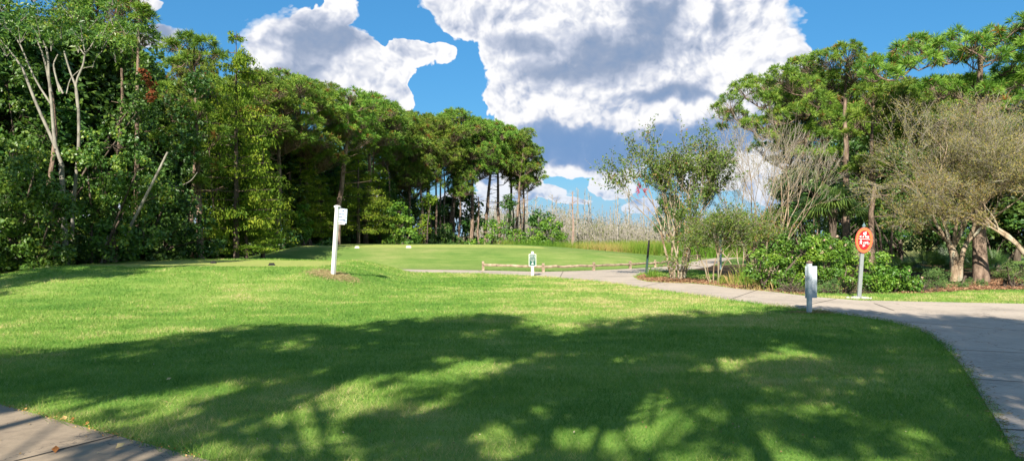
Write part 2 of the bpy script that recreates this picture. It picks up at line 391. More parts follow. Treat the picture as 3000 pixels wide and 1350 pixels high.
_vt = np.random.default_rng(5).uniform(0, 1, (256, 256))
def vn(x, y, s, o=0):
    x = np.asarray(x, float) * s + o * 17.3 + 1000; y = np.asarray(y, float) * s + o * 9.1 + 1000
    i = np.floor(x).astype(int); j = np.floor(y).astype(int); u = sst(x - i); v = sst(y - j)
    g = lambda a, b: _vt[a % 256, b % 256]
    return (g(i, j) * (1 - u) + g(i + 1, j) * u) * (1 - v) + (g(i, j + 1) * (1 - u) + g(i + 1, j + 1) * u) * v
def fbm(x, y, s, o=0): return (vn(x, y, s, o) + 0.5 * vn(x, y, s * 2.1, o + 1) + 0.25 * vn(x, y, s * 4.3, o + 2)) / 1.75

def rbox(x, y, cx, cy, hx, hy, l, r, f, b):
    dx = x - cx; dy = y - cy
    ex = np.where(dx < 0, np.maximum(-dx - hx, 0) / l, np.maximum(dx - hx, 0) / r)
    ey = np.where(dy < 0, np.maximum(-dy - hy, 0) / f, np.maximum(dy - hy, 0) / b)
    return 1 - sst(np.hypot(ex, ey))

def H(x, y):
    x = np.asarray(x, float); y = np.asarray(y, float)
    tee = 0.63 * rbox(x, y, -10.1, 27.5, 3.9, 3.0, 2.6, 3.2, 7.5, 4.0)
    back = 0.48 * rbox(x, y, -17, 40, 7, 9, 8, 6, 5, 10)
    far = 1.02 * rbox(x, y, -6.5, 48.5, 5.0, 4.0, 4.5, 17.0, 8.0, 9.0)
    z = (tee ** 4 + back ** 4 + far ** 4 + 1e-12) ** 0.25
    z = z + 0.05 * (fbm(x, y, 0.22, 3) - 0.5) * sst((y - 9) / 6)
    d = dpoly(x, y, PATH); ins = inpoly(x, y, PATH) | inpoly(x, y, WALK)
    z = z * np.where(ins, 0, sst(d / 2.2))
    z = z - 0.35 * sst((y - 58) / 10) * sst((x + 14) / 8)
    return z

def hz(x, y): return float(H(np.array([x]), np.array([y]))[0])

def hit(px, py):
    """the point of the ground on this line of sight"""
    d = np.arange(5, 140, 0.05); x = (px - 1500) / F * d; zr = EYE - (py - HOR) / F * d
    g = H(x, d); k = np.argmax(zr <= g) if (zr <= g).any() else len(d) - 1
    return np.array([x[k], d[k], g[k]])

FOREST = np.array([(-40, 5), (-21, 16), (-17.5, 24.2), (-15.0, 26.5), (-15.5, 31), (-15.2, 36), (-14.4, 42), (-14, 47), (-11.5, 51.5), (-8, 54), (-4, 56.5), (0, 58), (2.5, 60), (1, 90), (-60, 110), (-90, 30)])
MULCH1 = np.array(G2([(1862, 811), (1885, 803), (1930, 812), (2000, 815), (2100, 824), (2200, 832), (2330, 852), (2400, 868), (2330, 862.5), (2246, 853), (2153, 845), (2083, 835), (2025, 830), (1966, 828.5), (1897, 825), (1870, 819)]))
BED = np.array(G2([(2280, 857), (2480, 860), (2700, 858), (2820, 852), (3000, 848), (3300, 852), (3700, 860)]) + [(26, 24), (27, 45), (9, 42), (8.5, 33)])

def ground():
    xs = np.concatenate([-np.geomspace(900, 27, 26), np.arange(-26, 22.01, 0.3), np.geomspace(23, 900, 28)])
    ys = np.concatenate([np.arange(-60, 3, 3.0), np.arange(3, 62.01, 0.3), np.geomspace(63, 2500, 34)])
    X, Y = np.meshgrid(xs, ys); Z = H(X, Y)
    nx, ny = len(xs), len(ys)
    V = np.stack([X, Y, Z], -1).reshape(-1, 3)
    i = np.arange(ny - 1)[:, None] * nx + np.arange(nx - 1)[None]
    Fq = np.stack([i, i + 1, i + 1 + nx, i + nx], -1).reshape(-1, 4)
    me = make_mesh('ground', [(V, Fq)], M['ground'], True)
    x, y = V[:, 0], V[:, 1]
    def attr(n, a):
        q = me.attributes.new(n, 'FLOAT', 'POINT'); q.data.foreach_set('value', a.astype(np.float32))
    attr('tee', np.clip(rbox(x, y, -10.0, 27.3, 3.8, 2.6, .3, .3, .3, .3) + rbox(x, y, -5.0, 46.5, 6.5, 2.8, .7, .7, .7, .7), 0, 1))
    fl = np.where(inpoly(x, y, FOREST) | inpoly(x, y, BED), 1.0, 0.0)
    attr('floor', np.maximum(fl, sst((y - 56) / 2) * (x < 3)))
    attr('marsh', sst((y - 57) / 3))
    attr('patch', fbm(x, y, 0.35, 8)); attr('rough', sst((y - 33) / 3) * (0.75 + 0.5 * (fbm(x, y * 2.5, 0.12, 31) - .3)))
    o = mk('ground', me, None); tag(o, kind='structure')

def ground_mat():
    m, t, b = principled('mown lawn and soil')
    tc = t.new('ShaderNodeTexCoord'); P = tc.outputs['Object']
    A = lambda n: t.new('ShaderNodeAttribute', attribute_name=n).outputs['Fac']
    patch = A('patch')
    n1 = t.noise(P, 1.1, 6, 0.65).outputs['Fac']
    n2 = t.noise(t.v('MULTIPLY', P, (1, 2.2, 1)), 22, 4, 0.7).outputs['Fac']
    n3 = t.noise(t.v('MULTIPLY', P, (0.35, 1.4, 1)), 1.6, 5, 0.6).outputs['Fac']
    f = t.m('ADD', t.m('MULTIPLY', patch, 0.5), t.m('ADD', t.m('MULTIPLY', n1, 0.45), t.m('ADD', t.m('MULTIPLY', n2, 0.35), t.m('MULTIPLY', n3, 0.75))))
    f = t.m('SUBTRACT', t.m('MULTIPLY', f, 0.62), 0.13)
    grass = t.ramp(f, [(0.30, (0.120, 0.240, 0.042)), (0.47, (0.200, 0.320, 0.058)), (0.60, (0.300, 0.380, 0.095)), (0.74, (0.46, 0.42, 0.18))])
    teec = t.ramp(t.noise(P, 3.0, 5, 0.6).outputs['Fac'], [(0.3, (0.300, 0.370, 0.085)), (0.7, (0.40, 0.42, 0.125))])
    grass = t.mix(t.m('MULTIPLY', A('rough'), 0.85, clamp=True), grass, t.ramp(f, [(0.30, (0.085, 0.165, 0.038)), (0.5, (0.135, 0.215, 0.050)), (0.68, (0.230, 0.270, 0.085))]))
    c = t.mix(A('tee'), grass, teec)
    floor = t.ramp(t.noise(P, 5, 6, 0.7).outputs['Fac'], [(0.3, (0.035, 0.03, 0.018)), (0.55, (0.09, 0.062, 0.035)), (0.75, (0.19, 0.12, 0.07))])
    marsh = t.ramp(t.noise(P, 0.5, 5, 0.7).outputs['Fac'], [(0.3, (0.10, 0.17, 0.03)), (0.7, (0.30, 0.24, 0.10))])
    c = t.mix(A('marsh'), c, marsh)
    c = t.mix(A('floor'), c, floor)
    t.put(b.inputs['Base Color'], c); b.inputs['Roughness'].default_value = 0.9; b.inputs['Specular IOR Level'].default_value = 0.1
    bp = t.new('ShaderNodeBump'); bp.inputs['Distance'].default_value = 0.05; bp.inputs['Strength'].default_value = 0.8
    t.put(bp.inputs['Height'], t.m('ADD', t.noise(P, 30, 4, 0.75).outputs['Fac'], t.m('MULTIPLY', t.noise(P, 4, 4, 0.6).outputs['Fac'], 1.2)))
    t.link(bp.outputs[0], b.inputs['Normal'])
    return m
M['ground'] = ground_mat()
ground()

def concrete(name, base, dark):
    m, t, b = principled(name)
    P = t.new('ShaderNodeTexCoord').outputs['Object']
    n1 = t.noise(P, 0.7, 6, 0.6).outputs['Fac']; n2 = t.noise(P, 9, 6, 0.75).outputs['Fac']; n3 = t.noise(P, 90, 3, 0.6).outputs['Fac']
    f = t.m('ADD', t.m('MULTIPLY', n1, 0.5), t.m('ADD', t.m('MULTIPLY', n2, 0.35), t.m('MULTIPLY', n3, 0.15)))
    c = t.ramp(f, [(0.38, dark), (0.52, base), (0.72, tuple(q * 1.13 for q in base))])
    # hairline cracks
    vo = t.new('ShaderNodeTexVoronoi', feature='DISTANCE_TO_EDGE'); vo.inputs['Scale'].default_value = 0.22
    t.put(vo.inputs['Vector'], t.v('ADD', P, t.v('SCALE', t.noise(P, 2.0, 5, 0.7).outputs['Color'])))
    crack = t.mr(vo.outputs['Distance'], 0.0, 0.0035, 0.7, 0.0)
    c = t.mix(crack, c, (0.07, 0.06, 0.05))
    t.put(b.inputs['Base Color'], c); b.inputs['Roughness'].default_value = 0.88; b.inputs['Specular IOR Level'].default_value = 0.25
    bp = t.new('ShaderNodeBump'); bp.inputs['Distance'].default_value = 0.004; bp.inputs['Strength'].default_value = 0.7
    t.put(bp.inputs['Height'], t.noise(P, 60, 5, 0.7).outputs['Fac']); t.link(bp.outputs[0], b.inputs['Normal'])
    return m
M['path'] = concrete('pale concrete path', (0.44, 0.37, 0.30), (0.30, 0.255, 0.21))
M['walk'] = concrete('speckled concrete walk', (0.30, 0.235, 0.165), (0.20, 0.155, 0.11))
M['joint'] = noisemat('dark joint filler', (0.03, 0.028, 0.025), (0.07, 0.06, 0.05), 20)

def slab(name, P, z, th, mat):
    """thin slab from a polygon, triangulated by bmesh"""
    import bmesh
    bm = bmesh.new(); vs = [bm.verts.new((x, y, z)) for x, y in P]
    f = bm.faces.new(vs); f.normal_update()
    if f.normal.z < 0: f.normal_flip()
    r = bmesh.ops.extrude_face_region(bm, geom=[f])
    top = [v for v in r['geom'] if isinstance(v, bmesh.types.BMVert)]
    for v in top: v.co.z += 0
    for v in vs: v.co.z -= th
    bmesh.ops.triangulate(bm, faces=bm.faces[:]); bmesh.ops.recalc_face_normals(bm, faces=bm.faces[:])
    me = bpy.data.meshes.new(name); bm.to_mesh(me); bm.free(); me.materials.append(mat)
    o = bpy.data.objects.new(name, me); COL.objects.link(o); tag(o, kind='structure'); return o
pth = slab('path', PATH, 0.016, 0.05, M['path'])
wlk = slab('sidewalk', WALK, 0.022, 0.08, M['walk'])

def strip(a, b, w, z):
    a = np.array(a); b = np.array(b); d = (b - a) / np.linalg.norm(b - a); n = np.array([-d[1], d[0]]) * w / 2
    V = np.array([[*(a - n), z], [*(b - n), z], [*(b + n), z], [*(a + n), z]]); return (V, np.array([[0, 1, 2, 3]]))
J = []
for a, b in [((2600, 957 - 16), (3200, 988)), ((2752, 1025), (3200, 1047)), ((2833, 1113), (3200, 1135)), ((2932, 1262), (3200, 1277)), ((2975, 1345), (3300, 1362)),
             ((2560, 890), (2560 + 60, 912)), ((1880, 841), (1935, 829)), ((2140, 878), (2215, 852)), ((2330, 903), (2450, 877)), ((1420, 802), (1400, 793)), ((1640, 814), (1650, 796)), ((2020, 790), (2010, 773))]:
    p = G2([a, b]); J.append(strip(p[0], p[1], 0.022, 0.0205))
tag(mk('path_joints', J, M['joint'], pth), kind='structure')
J = []
for a, b in [((345, 1282), (40, 1360)), ((-100, 1167), (-700, 1290)), ((700, 1383), (620, 1460))]:
    p = G2([a, b]); J.append(strip(p[0], p[1], 0.016, 0.0265))
tag(mk('sidewalk_joints', J, M['joint'], wlk), kind='structure')

# ------------------------------------------------------------------ lawn blades (nobody could count them)
def lawn():
    rng = np.random.default_rng(1)
    dt = np.linspace(5.0, 36, 500)
    rho = np.where(dt < 8, 2500, 2500 * (8 / dt) ** 1.5) * dt
    cdf = np.cumsum(rho); cdf = cdf / cdf[-1]
    n = 620000
    d = np.interp(rng.uniform(0, 1, n), cdf, dt); u = rng.uniform(-0.70, 0.70, n); x = u * d; y = d
    dp = dpoly(x, y, PATH); dw = dpoly(x, y, WALK)
    ok = ~(inpoly(x, y, PATH) & (dp > 0.02 + 0.09 * vn(x, y, 2.3, 40) * vn(x, y, 9, 41))) & ~(inpoly(x, y, WALK) & (dw > 0.02 + 0.10 * vn(x, y, 2.6, 42) * vn(x, y, 11, 43))) & ~inpoly(x, y, FOREST) & ~inpoly(x, y, BED) & ~inpoly(x, y, MULCH1)
    ok &= rbox(x, y, -10.0, 27.3, 3.8, 2.6, .3, .3, .3, .3) < 0.5
    x, y, d, dp, dw = x[ok], y[ok], d[ok], dp[ok], dw[ok]; n = len(x); z = H(x, y)
    ht = 0.042 * rng.uniform(0.4, 1.5, n) * (0.55 + 0.9 * fbm(x, y, 1.9, 4))
    ht *= 1 + 1.3 * np.exp(-dw / 0.16) * (0.4 + vn(x, y, 3, 6)) + 0.7 * np.exp(-dp / 0.12)
    w = 0.0022 * np.maximum(1, d / 6.5)
    a = rng.uniform(0, 2 * np.pi, n); lean = rng.normal(size=(n, 2)) * 0.7
    B = np.stack([x, y, z - 0.003], 1); dx = np.stack([np.cos(a), np.sin(a), np.zeros(n)], 1) * w[:, None]
    T = B + np.stack([lean[:, 0] * ht, lean[:, 1] * ht, ht], 1)
    V = np.stack([B - dx, B + dx, T], 1).reshape(-1, 3)
    pt = fbm(x, y, 0.35, 8); p2 = fbm(x, y, 1.7, 11); p3 = vn(x, y, 0.9, 13)
    v = 0.45 + (pt - 0.5) * 1.1 + (p2 - 0.5) * 1.1 + (fbm(x * 0.4, y * 1.6, 1.2, 17) - 0.5) * 0.5 - 0.25 * sst((y - 33) / 3) + rng.normal(size=n) * 0.21
    v = np.clip(v, 0.02, 0.94)
    o = mk('grass', [(V, np.arange(3 * n).reshape(-1, 3), np.repeat(v, 3))], M['blade'])
    tag(o, 'short green lawn grass with straw coloured patches', 'grass', kind='stuff')
lawn()

# ------------------------------------------------------------------ trees: pines
def pine_parts(seed, h, clumps=None, rt=0.16, cr=2.6, nl=0.26, nw=0.011, needles=30, dens=30, lean=(0, 0), crown0=0.60, ncl=17, stubs=9):
    rng = np.random.default_rng(seed)
    top = np.array([lean[0], lean[1], h * 0.93])
    ts = np.linspace(0, 1, 9)[:, None]
    wob = np.cumsum(rng.normal(size=(9, 3)) * 0.05, 0) * np.array([1, 1, 0]); wob -= ts * wob[-1]
    tp = ts * top + wob; tr = rt * (1 - 0.72 * ts[:, 0] ** 1.3); tr[0] *= 1.25
    tp[0, 2] = -0.3
    wood = [tube(tp, tr, 8)]
    if clumps is None:
        clumps = []
        for i in range(ncl):
            f = (i + 0.5) / ncl; z = h * (crown0 + (0.95 - crown0) * f); t_ = (z / h - crown0) / (0.97 - crown0)
            rr = cr * (0.62 + 0.38 * math.sin(min(1, t_ * 1.5) * math.pi / 2)) * math.sqrt(max(0.04, 1 - t_ ** 3)) * rng.uniform(0.45, 0.95)
            a = i * 2.4 + rng.uniform(-0.5, 0.5)
            tx = top[:2] * z / h
            clumps.append((tx[0] + rr * math.cos(a), tx[1] + rr * math.sin(a), z, rng.uniform(0.75, 1.15) * cr / 2.6))
        clumps.append((top[0], top[1], h * 0.95, 0.95 * cr / 2.6))
    TC, TA = [], []; nodes = []
    clumps = sorted(clumps, key=lambda q: math.hypot(q[0] - top[0] * q[2] / h, q[1] - top[1] * q[2] / h))
    for (cx, cy, cz, r) in clumps:
        c = np.array([cx, cy, cz]); hd = math.hypot(cx - top[0] * cz / h, cy - top[1] * cz / h)
        zs = min(max(cz - 0.30 * hd - 0.35 * r - 0.2, h * 0.25), h * 0.9)
        s = np.array([np.interp(zs, tp[:, 2], tp[:, 0]), np.interp(zs, tp[:, 2], tp[:, 1]), zs])
        base_c = c - np.array([0, 0, 0.35 * r])
        if nodes:
            nd_ = np.array(nodes); dist_ = np.linalg.norm(nd_ - base_c, axis=1) * 1.25; kk = int(np.argmin(dist_))
            if dist_[kk] < np.linalg.norm(s - base_c): s = nd_[kk]; hd = dist_[kk] * 0.8
        nodes.append(base_c)
        k = np.linspace(0, 1, 6)[:, None]
        bp = s + (base_c - s) * k + rng.normal(size=(6, 3)) * 0.05 * np.sin(k * np.pi) * max(hd, .6)
        bp[:, 2] -= np.sin(k[:, 0] * np.pi) * 0.10 * hd
        wood.append(tube(bp, np.linspace(0.020 + 0.011 * hd, 0.011, 6) * (rt / 0.16) ** 0.5, 5))
        n = max(8, int(dens * r * r))
        d = sph(rng, n); d[:, 2] = np.where(d[:, 2] < -0.35, -d[:, 2], d[:, 2])
        rad = rng.uniform(0.45, 1.0, n) ** 0.7
        p = c + d * rad[:, None] * np.array([r, r, 0.62 * r])
        j = rng.integers(2, 6, n); sp_ = bp[j] * 1.0
        wood.append(sticks(sp_, p, 0.011, 0.005)[:2])
        TC.append(p); TA.append(d * 0.6 + np.array([0, 0, 0.5]))
    for _ in range(stubs):
        z = h * rng.uniform(0.3, crown0); a = rng.uniform(0, 6.28); L = rng.uniform(0.4, 1.6)
        s = np.array([np.interp(z, tp[:, 2], tp[:, 0]), np.interp(z, tp[:, 2], tp[:, 1]), z])
        wood.append(tube([s, s + np.array([math.cos(a) * L * .5, math.sin(a) * L * .5, 0.05]), s + np.array([math.cos(a) * L, math.sin(a) * L, 0.2])], [0.03, 0.02, 0.008], 4))
    TC = np.concatenate(TC); TA = norm(np.concatenate(TA)); m = len(TC)
    idx = np.repeat(np.arange(m), needles); n = len(idx)
    d = norm(TA[idx] * 0.75 + sph(rng, n)); Ls = nl * rng.uniform(0.75, 1.15, n)
    tuft_s = rng.uniform(0.75, 1.25, m)[idx]; Ls = Ls * tuft_s
    B = TC[idx]; T = B + d * Ls[:, None]; T[:, 2] -= 0.12 * Ls
    sd = norm(np.cross(d, rng.normal(size=(n, 3)))) * (nw * rng.uniform(0.8, 1.2, n))[:, None]
    Mi = B + d * (Ls * 0.5)[:, None]
    V = np.stack([B, Mi - sd, T, Mi + sd], 1).reshape(-1, 3)
    o = np.arange(n)[:, None] * 4; Fq = o + np.array([[0, 1, 2, 3]])
    tv = np.where(rng.uniform(0, 1, m) < 0.035, 1.0, rng.uniform(0.1, 0.8, m))[idx]
    v = np.where(tv > 0.95, np.where(rng.uniform(0, 1, n) < 0.7, 1.0, 0.6), np.clip(tv + rng.normal(size=n) * 0.12, 0, 0.93))
    v = np.where((v < 0.94) & (rng.uniform(0, 1, n) < 0.02), 1.0, v)
    return wood, [(V, Fq, np.repeat(v, 4))]

def tree_obj(name, loc, wood, crown, wm, cm, label, cat='tree', group=None, rz=0, s=1.0, crown_name='crown'):
    e = empty(name, loc, label, cat, group, rz, s)
    mk('trunk', wood, wm, e, True); mk(crown_name, crown, cm, e)
    return e

PV = []   # mesh variants of the far pines
for sd_, cr_, ncl_, c0 in ((11, 3.0, 26, 0.62), (12, 2.7, 24, 0.58), (13, 2.9, 26, 0.50), (14, 2.5, 22, 0.64), (15, 2.2, 15, 0.66), (16, 2.9, 18, 0.58)):
    w_, c_ = pine_parts(sd_, 11.0, None, 0.17, cr_, 0.27, 0.017, 20, 62, (0.3 * (sd_ - 12.5), 0), c0, ncl_)
    PV.append((make_mesh('trunk', w_, M['bark_pine'], True), make_mesh('crown', c_, M['pine'])))

def inst(name, vs, k, loc, label, cat='tree', group=None, rz=0, s=1.0, wm=None):
    e = empty(name, loc, label, cat, group, rz, s)
    a, b = vs[k % len(vs)]
    mk('trunk', a, None, e); mk('crown', b, None, e)
    return e

def pine_at(px, d, top, k, label, wide=1.0, rz=None, group=None):
    x = (px - 1500) / F * d; z0 = hz(x, d); hh = (HOR - top) / F * d + EYE - z0
    s = hh / 11.2
    return inst('pine_tree', PV, k, (x, d, z0 - 0.05), label, 'tree', group, (k * 1.7) % 6.28 if rz is None else rz, (s * wide, s * wide, s))

pines = [
    (290, 36, -60, 1, 'dark pine poking above the leaning grey limbs at the upper left', 0.8),
    (565, 37, 135, 3, 'ragged pine with open sky beside its top, left of the pointed cypress', 0.62),
    (640, 43, 235, 0, 'pine directly under and in front of the pointed cypress tip', 1.0),
    (745, 44, 200, 3, 'bushy pine on the right shoulder of the pointed cypress', 1.1),
    (820, 46, 198, 1, 'high rounded pine touching the left cloud, between cypress and tall bare pine trunk', 1.1),
    (905, 50, 228, 2, 'pine filling the skyline just left of the tall bare pine trunk', 1.15),
    (990, 50, 243, 0, 'pine with a long bare trunk rising right behind the white post', 1.25),
    (1075, 56, 268, 3, 'pine just right of the long bare pine trunk, crown sloping down', 1.15),
    (1140, 60, 292, 1, 'pine at the foot of the sloping skyline, before the low notch of sky', 1.05),
    (1205, 64, 335, 2, 'low pine in the skyline notch below the blue gap', 1.1),
    (1262, 66, 330, 0, 'pine left of the double topped crown in the middle skyline', 1.1),
    (1325, 69, 315, 3, 'highest pine of the middle group, round dense head', 1.15),
    (1385, 70, 340, 1, 'pine behind the slim pale trunk at the open right end', 0.95),
    (1422, 72, 340, 2, 'pine with a straight pale trunk seen against the white cloud', 1.0),
    (1465, 74, 352, 0, 'pine with a dark straight trunk, second from the open marsh side', 0.95),
    (1492, 77, 372, 3, 'slender pine whose trunk is wrapped in ivy', 0.85),
    (1535, 76, 405, 1, 'outermost pine of the left wood with twin trunks by the marsh', 0.8),
]
for (px, d, top, k, lab, wide) in pines: pine_at(px, d, top, (k if px % 3 else 4 + k % 2), lab, wide)
# low pines inside the wood
pine_at(1345, 68, 470, 3, 'short pine with drooping low crown and thin grey trunk before the dark ivy mound', 0.8)
pine_at(1205, 62, 420, 0, 'small shaded pine under the notch in the skyline', 0.9)
pine_at(700, 43, 330, 1, 'lower pine bough mass hanging over the yellow cypress', 1.0)

# leaning end pine with a side branch over the marsh
x0, y0, _ = W(1505, 700, 73); z0 = hz(x0, y0)
b0 = np.array([x0, y0, z0])
cl = []
for (px, py, r) in [(1525, 420, 30), (1550, 450, 26), (1500, 455, 24), (1560, 490, 24), (1515, 500, 24), (1590, 525, 10), (1540, 530, 20), (1545, 390, 26), (1597, 520, 8)]:
    p = W(px, py, 73) - b0; cl.append((p[0], p[1] + (px % 7) * 0.2 - 0.5, p[2], r / F * 73))
w_, c_ = pine_parts(31, (690 - 395) / F * 73 + 1.6 - z0, cl, 0.15, 2, 0.26, 0.016, 22, 90, (0.95, 0), 0.5)
tree_obj('pine_tree', tuple(b0), w_, c_, M['bark_pine'], M['pine'], 'leaning pine at the end of the wood with one bough reaching over the marsh')

# ------------------------------------------------------------------ broadleaf, cypress, vines
def broad_parts(seed, h, rw, leaf=0.2, ncl=36, per=130, z0=0.12, trunk=0.15, flatv=0.8):
    rng = np.random.default_rng(seed)
    wood = [tube([[0, 0, -0.3], [0.1, 0.05, h * 0.3], [0, 0, h * 0.75]], [trunk, trunk * 0.8, trunk * 0.3], 7)]
    C = []
    for i in range(ncl):
        f = rng.uniform(0, 1) ** 0.8; z = h * (z0 + (0.93 - z0) * f)
        prof = math.sqrt(max(0.05, 1 - (abs(f - 0.42) / 0.62) ** 2.2)); a = rng.uniform(0, 6.28); r = rw * prof * rng.uniform(0.55, 0.95)
        C.append((r * math.cos(a), r * math.sin(a), z))
    C = np.array(C); Rr = rng.uniform(0.22, 0.42, ncl) * rw * 0.9
    st = np.c_[np.zeros(ncl), np.zeros(ncl), np.clip(C[:, 2] - 0.7 * rw, 0.4, h * 0.7)]
    wood.append(sticks(st, C, 0.05, 0.012)[:2])
    return wood, [clump_leaves(rng, C, Rr, per, leaf, 0.6, flatv, 0.3, vspread=0.3)]
BV = []
for sd_, rw_ in ((41, 2.4), (42, 2.0), (43, 2.7), (44, 1.8)):
    w_, c_ = broad_parts(sd_, 8.0, rw_, 0.20, 44, 190)
    BV.append((make_mesh('trunk', w_, M['bark_dark'], True), make_mesh('crown', c_, M['broad'])))

def cypress_parts(seed, h, rw, leaf=0.13, lev=26, per=60, z0=0.14, power=0.8):
    rng = np.random.default_rng(seed)
    wood = [tube([[0, 0, -0.3], [0.03, 0, h * 0.5], [0, 0, h]], [0.16, 0.09, 0.01], 7)]
    C, Rr = [], []; A, B = [], []
    for i in range(lev):
        f = (i + rng.uniform(0, 1)) / lev; z = h * (z0 + (0.98 - z0) * f); r = rw * (1 - f) ** power + 0.22
        for k in range(max(4, int(6 * (1 - f)) + 3)):
            a = rng.uniform(0, 6.28); L = r * rng.uniform(0.6, 1.1)
            A.append((0, 0, z)); e = np.array([L * math.cos(a), L * math.sin(a), z + 0.02 * L]); B.append(e)
            for q in (1.0, 0.72, 0.45):
                if L * q > 0.25 or q == 1.0:
                    C.append((e[0] * q, e[1] * q, z + rng.uniform(-0.05, 0.08) - 0.03)); Rr.append(min(0.48, 0.16 + 0.22 * L) * (0.8 + 0.4 * rng.uniform()))
    wood.append(sticks(A, B, 0.02, 0.006)[:2])
    return wood, [clump_leaves(rng, C, np.array(Rr), per, leaf, 0.42, 0.34, 0.1, droop=0.45, vspread=0.25)]
CV = []
for sd_, rw_, pw in ((51, 2.1, 0.7), (52, 1.7, 0.8), (53, 2.3, 0.55)):
    w_, c_ = cypress_parts(sd_, 7.0, rw_, 0.13, 22, 34, power=pw * 0.75)
    CV.append((make_mesh('trunk', w_, M['bark_dark'], True), make_mesh('crown', c_, M['cypress'])))

def scaled_at(name, vs, k, px, d, top, base_h, wide, label, cat='tree', group=None, rz=None):
    x = (px - 1500) / F * d; z0 = hz(x, d); hh = (HOR - top) / F * d + EYE - z0; s = hh / base_h
    return inst(name, vs, k, (x, d, z0 - 0.05), label, cat, group, k * 2.1 + px * 0.01 if rz is None else rz, (s * wide, s * wide, s))

G_B = 'dark broadleaf trees closing the depth of the left wood'
for i, (px, d, top, wide) in enumerate([(-60, 31, 60, 1.3), (60, 33, -40, 1.3), (190, 35, 40, 1.2), (310, 36, 60, 1.0), (440, 38, 190, 0.9), (520, 41, 240, 0.9), (620, 45, 330, 1.2),
                                         (700, 47, 340, 1.2), (790, 50, 360, 1.2), (870, 53, 400, 1.3), (940, 55, 420, 1.2), (1020, 57, 430, 1.2),
                                         (1100, 61, 500, 1.2), (1170, 64, 540, 1.2), (1240, 66, 560, 1.2), (1310, 70, 560, 1.1), (-150, 30, -80, 1.3), (30, 40, -60, 1.6), (230, 42, 20, 1.3), (400, 44, 150, 1.1), (560, 50, 290, 1.3)]):
    scaled_at('broadleaf_tree', BV, i, px, d, top, 8.2, wide, 'dark broadleaf tree deep in the shade of the left wood', 'tree', G_B)
G_B2 = 'back row of tall trees behind the left wood'
for i, (px, d, top, wide) in enumerate([(660, 62, 330, 1.3), (800, 66, 330, 1.2), (930, 70, 380, 1.2), (1040, 76, 430, 1.1), (1290, 84, 600, 1.2), (1000, 64, 520, 1.2), (1180, 82, 500, 1.0)]):
    scaled_at('broadleaf_tree', BV, i + 1, px, d, top, 8.2, wide, 'shaded tall tree half hidden behind the front row of the left wood', 'tree', G_B2)

for (k, px, d, top, wide, lab) in [
    (2, 692, 35, 84, 0.62, 'tall pointed cypress with yellow green tip above the pines'),
    (2, 722, 35.5, 545, 1.35, 'low spreading yellow cypress with a short reddish trunk at the edge of the tee'),
    (0, 770, 37.5, 385, 0.85, 'mid height cypress with layered lime sprays above the low yellow cypress'),
    (0, 640, 36.5, 560, 0.9, 'small cypress left of the low yellow cypress, mostly shaded'),
    (1, 880, 49, 420, 1.0, 'dark drooping cypress just left of the white post'),
    (2, 1050, 53, 400, 0.9, 'broad dark cypress with feathery drooping sprays right of the white post'),
    (0, 940, 51, 500, 0.9, 'cypress behind the top of the white post'),
    (1, 1110, 57, 470, 0.9, 'narrow cypress beside the pale green shrubby tree')]:
    scaled_at('cypress_tree', CV, k, px, d, top, 7.05, wide, lab)

# small light trees and shrubs at the wood's edge
def hull_parts(seed, spheres, leaf, dens, sub=0.30, aspect=0.75, flatv=0.85, front=None, vb=None):
    """leafy mass following overlapping spheres (x, y, z, r): small leaf clumps over their skins"""
    rng = np.random.default_rng(seed); C, Rr, V = [], [], []
    S = np.array(spheres, float)
    for (x, y, z, r) in S:
        n = max(6, int(24 * r * r / (sub / 0.3) ** 2 * (0.3 / max(sub, .3)) ** 0))
        n = min(n, 420)
        d = sph(rng, n * 2)
        p = np.array([x, y, z]) + d * (r * rng.uniform(0.72, 1.06, (n * 2, 1))) * np.array([1, 1, flatv])
        keep = np.ones(len(p), bool)
        for (x2, y2, z2, r2) in S:
            q = np.linalg.norm((p - np.array([x2, y2, z2])) / np.array([1, 1, flatv]), axis=1)
            keep &= ~((q < r2 * 0.70))
        p = p[keep][:n]; C.append(p); Rr.append(rng.uniform(0.6, 1.5, len(p)) * sub)
        V.append(np.clip(rng.uniform(0.1, 0.75, len(p)), 0, 1))
    C = np.concatenate(C); Rr = np.concatenate(Rr); V = np.concatenate(V)
    if vb is not None: V = np.clip(V * 0.6 + vb(C), 0, 0.93)
    per = np.maximum(6, dens * Rr ** 2 / (leaf ** 2) * 13).astype(int)
    return C, [clump_leaves(rng, C, Rr, per, leaf, aspect, 0.8, 0.25, V)]

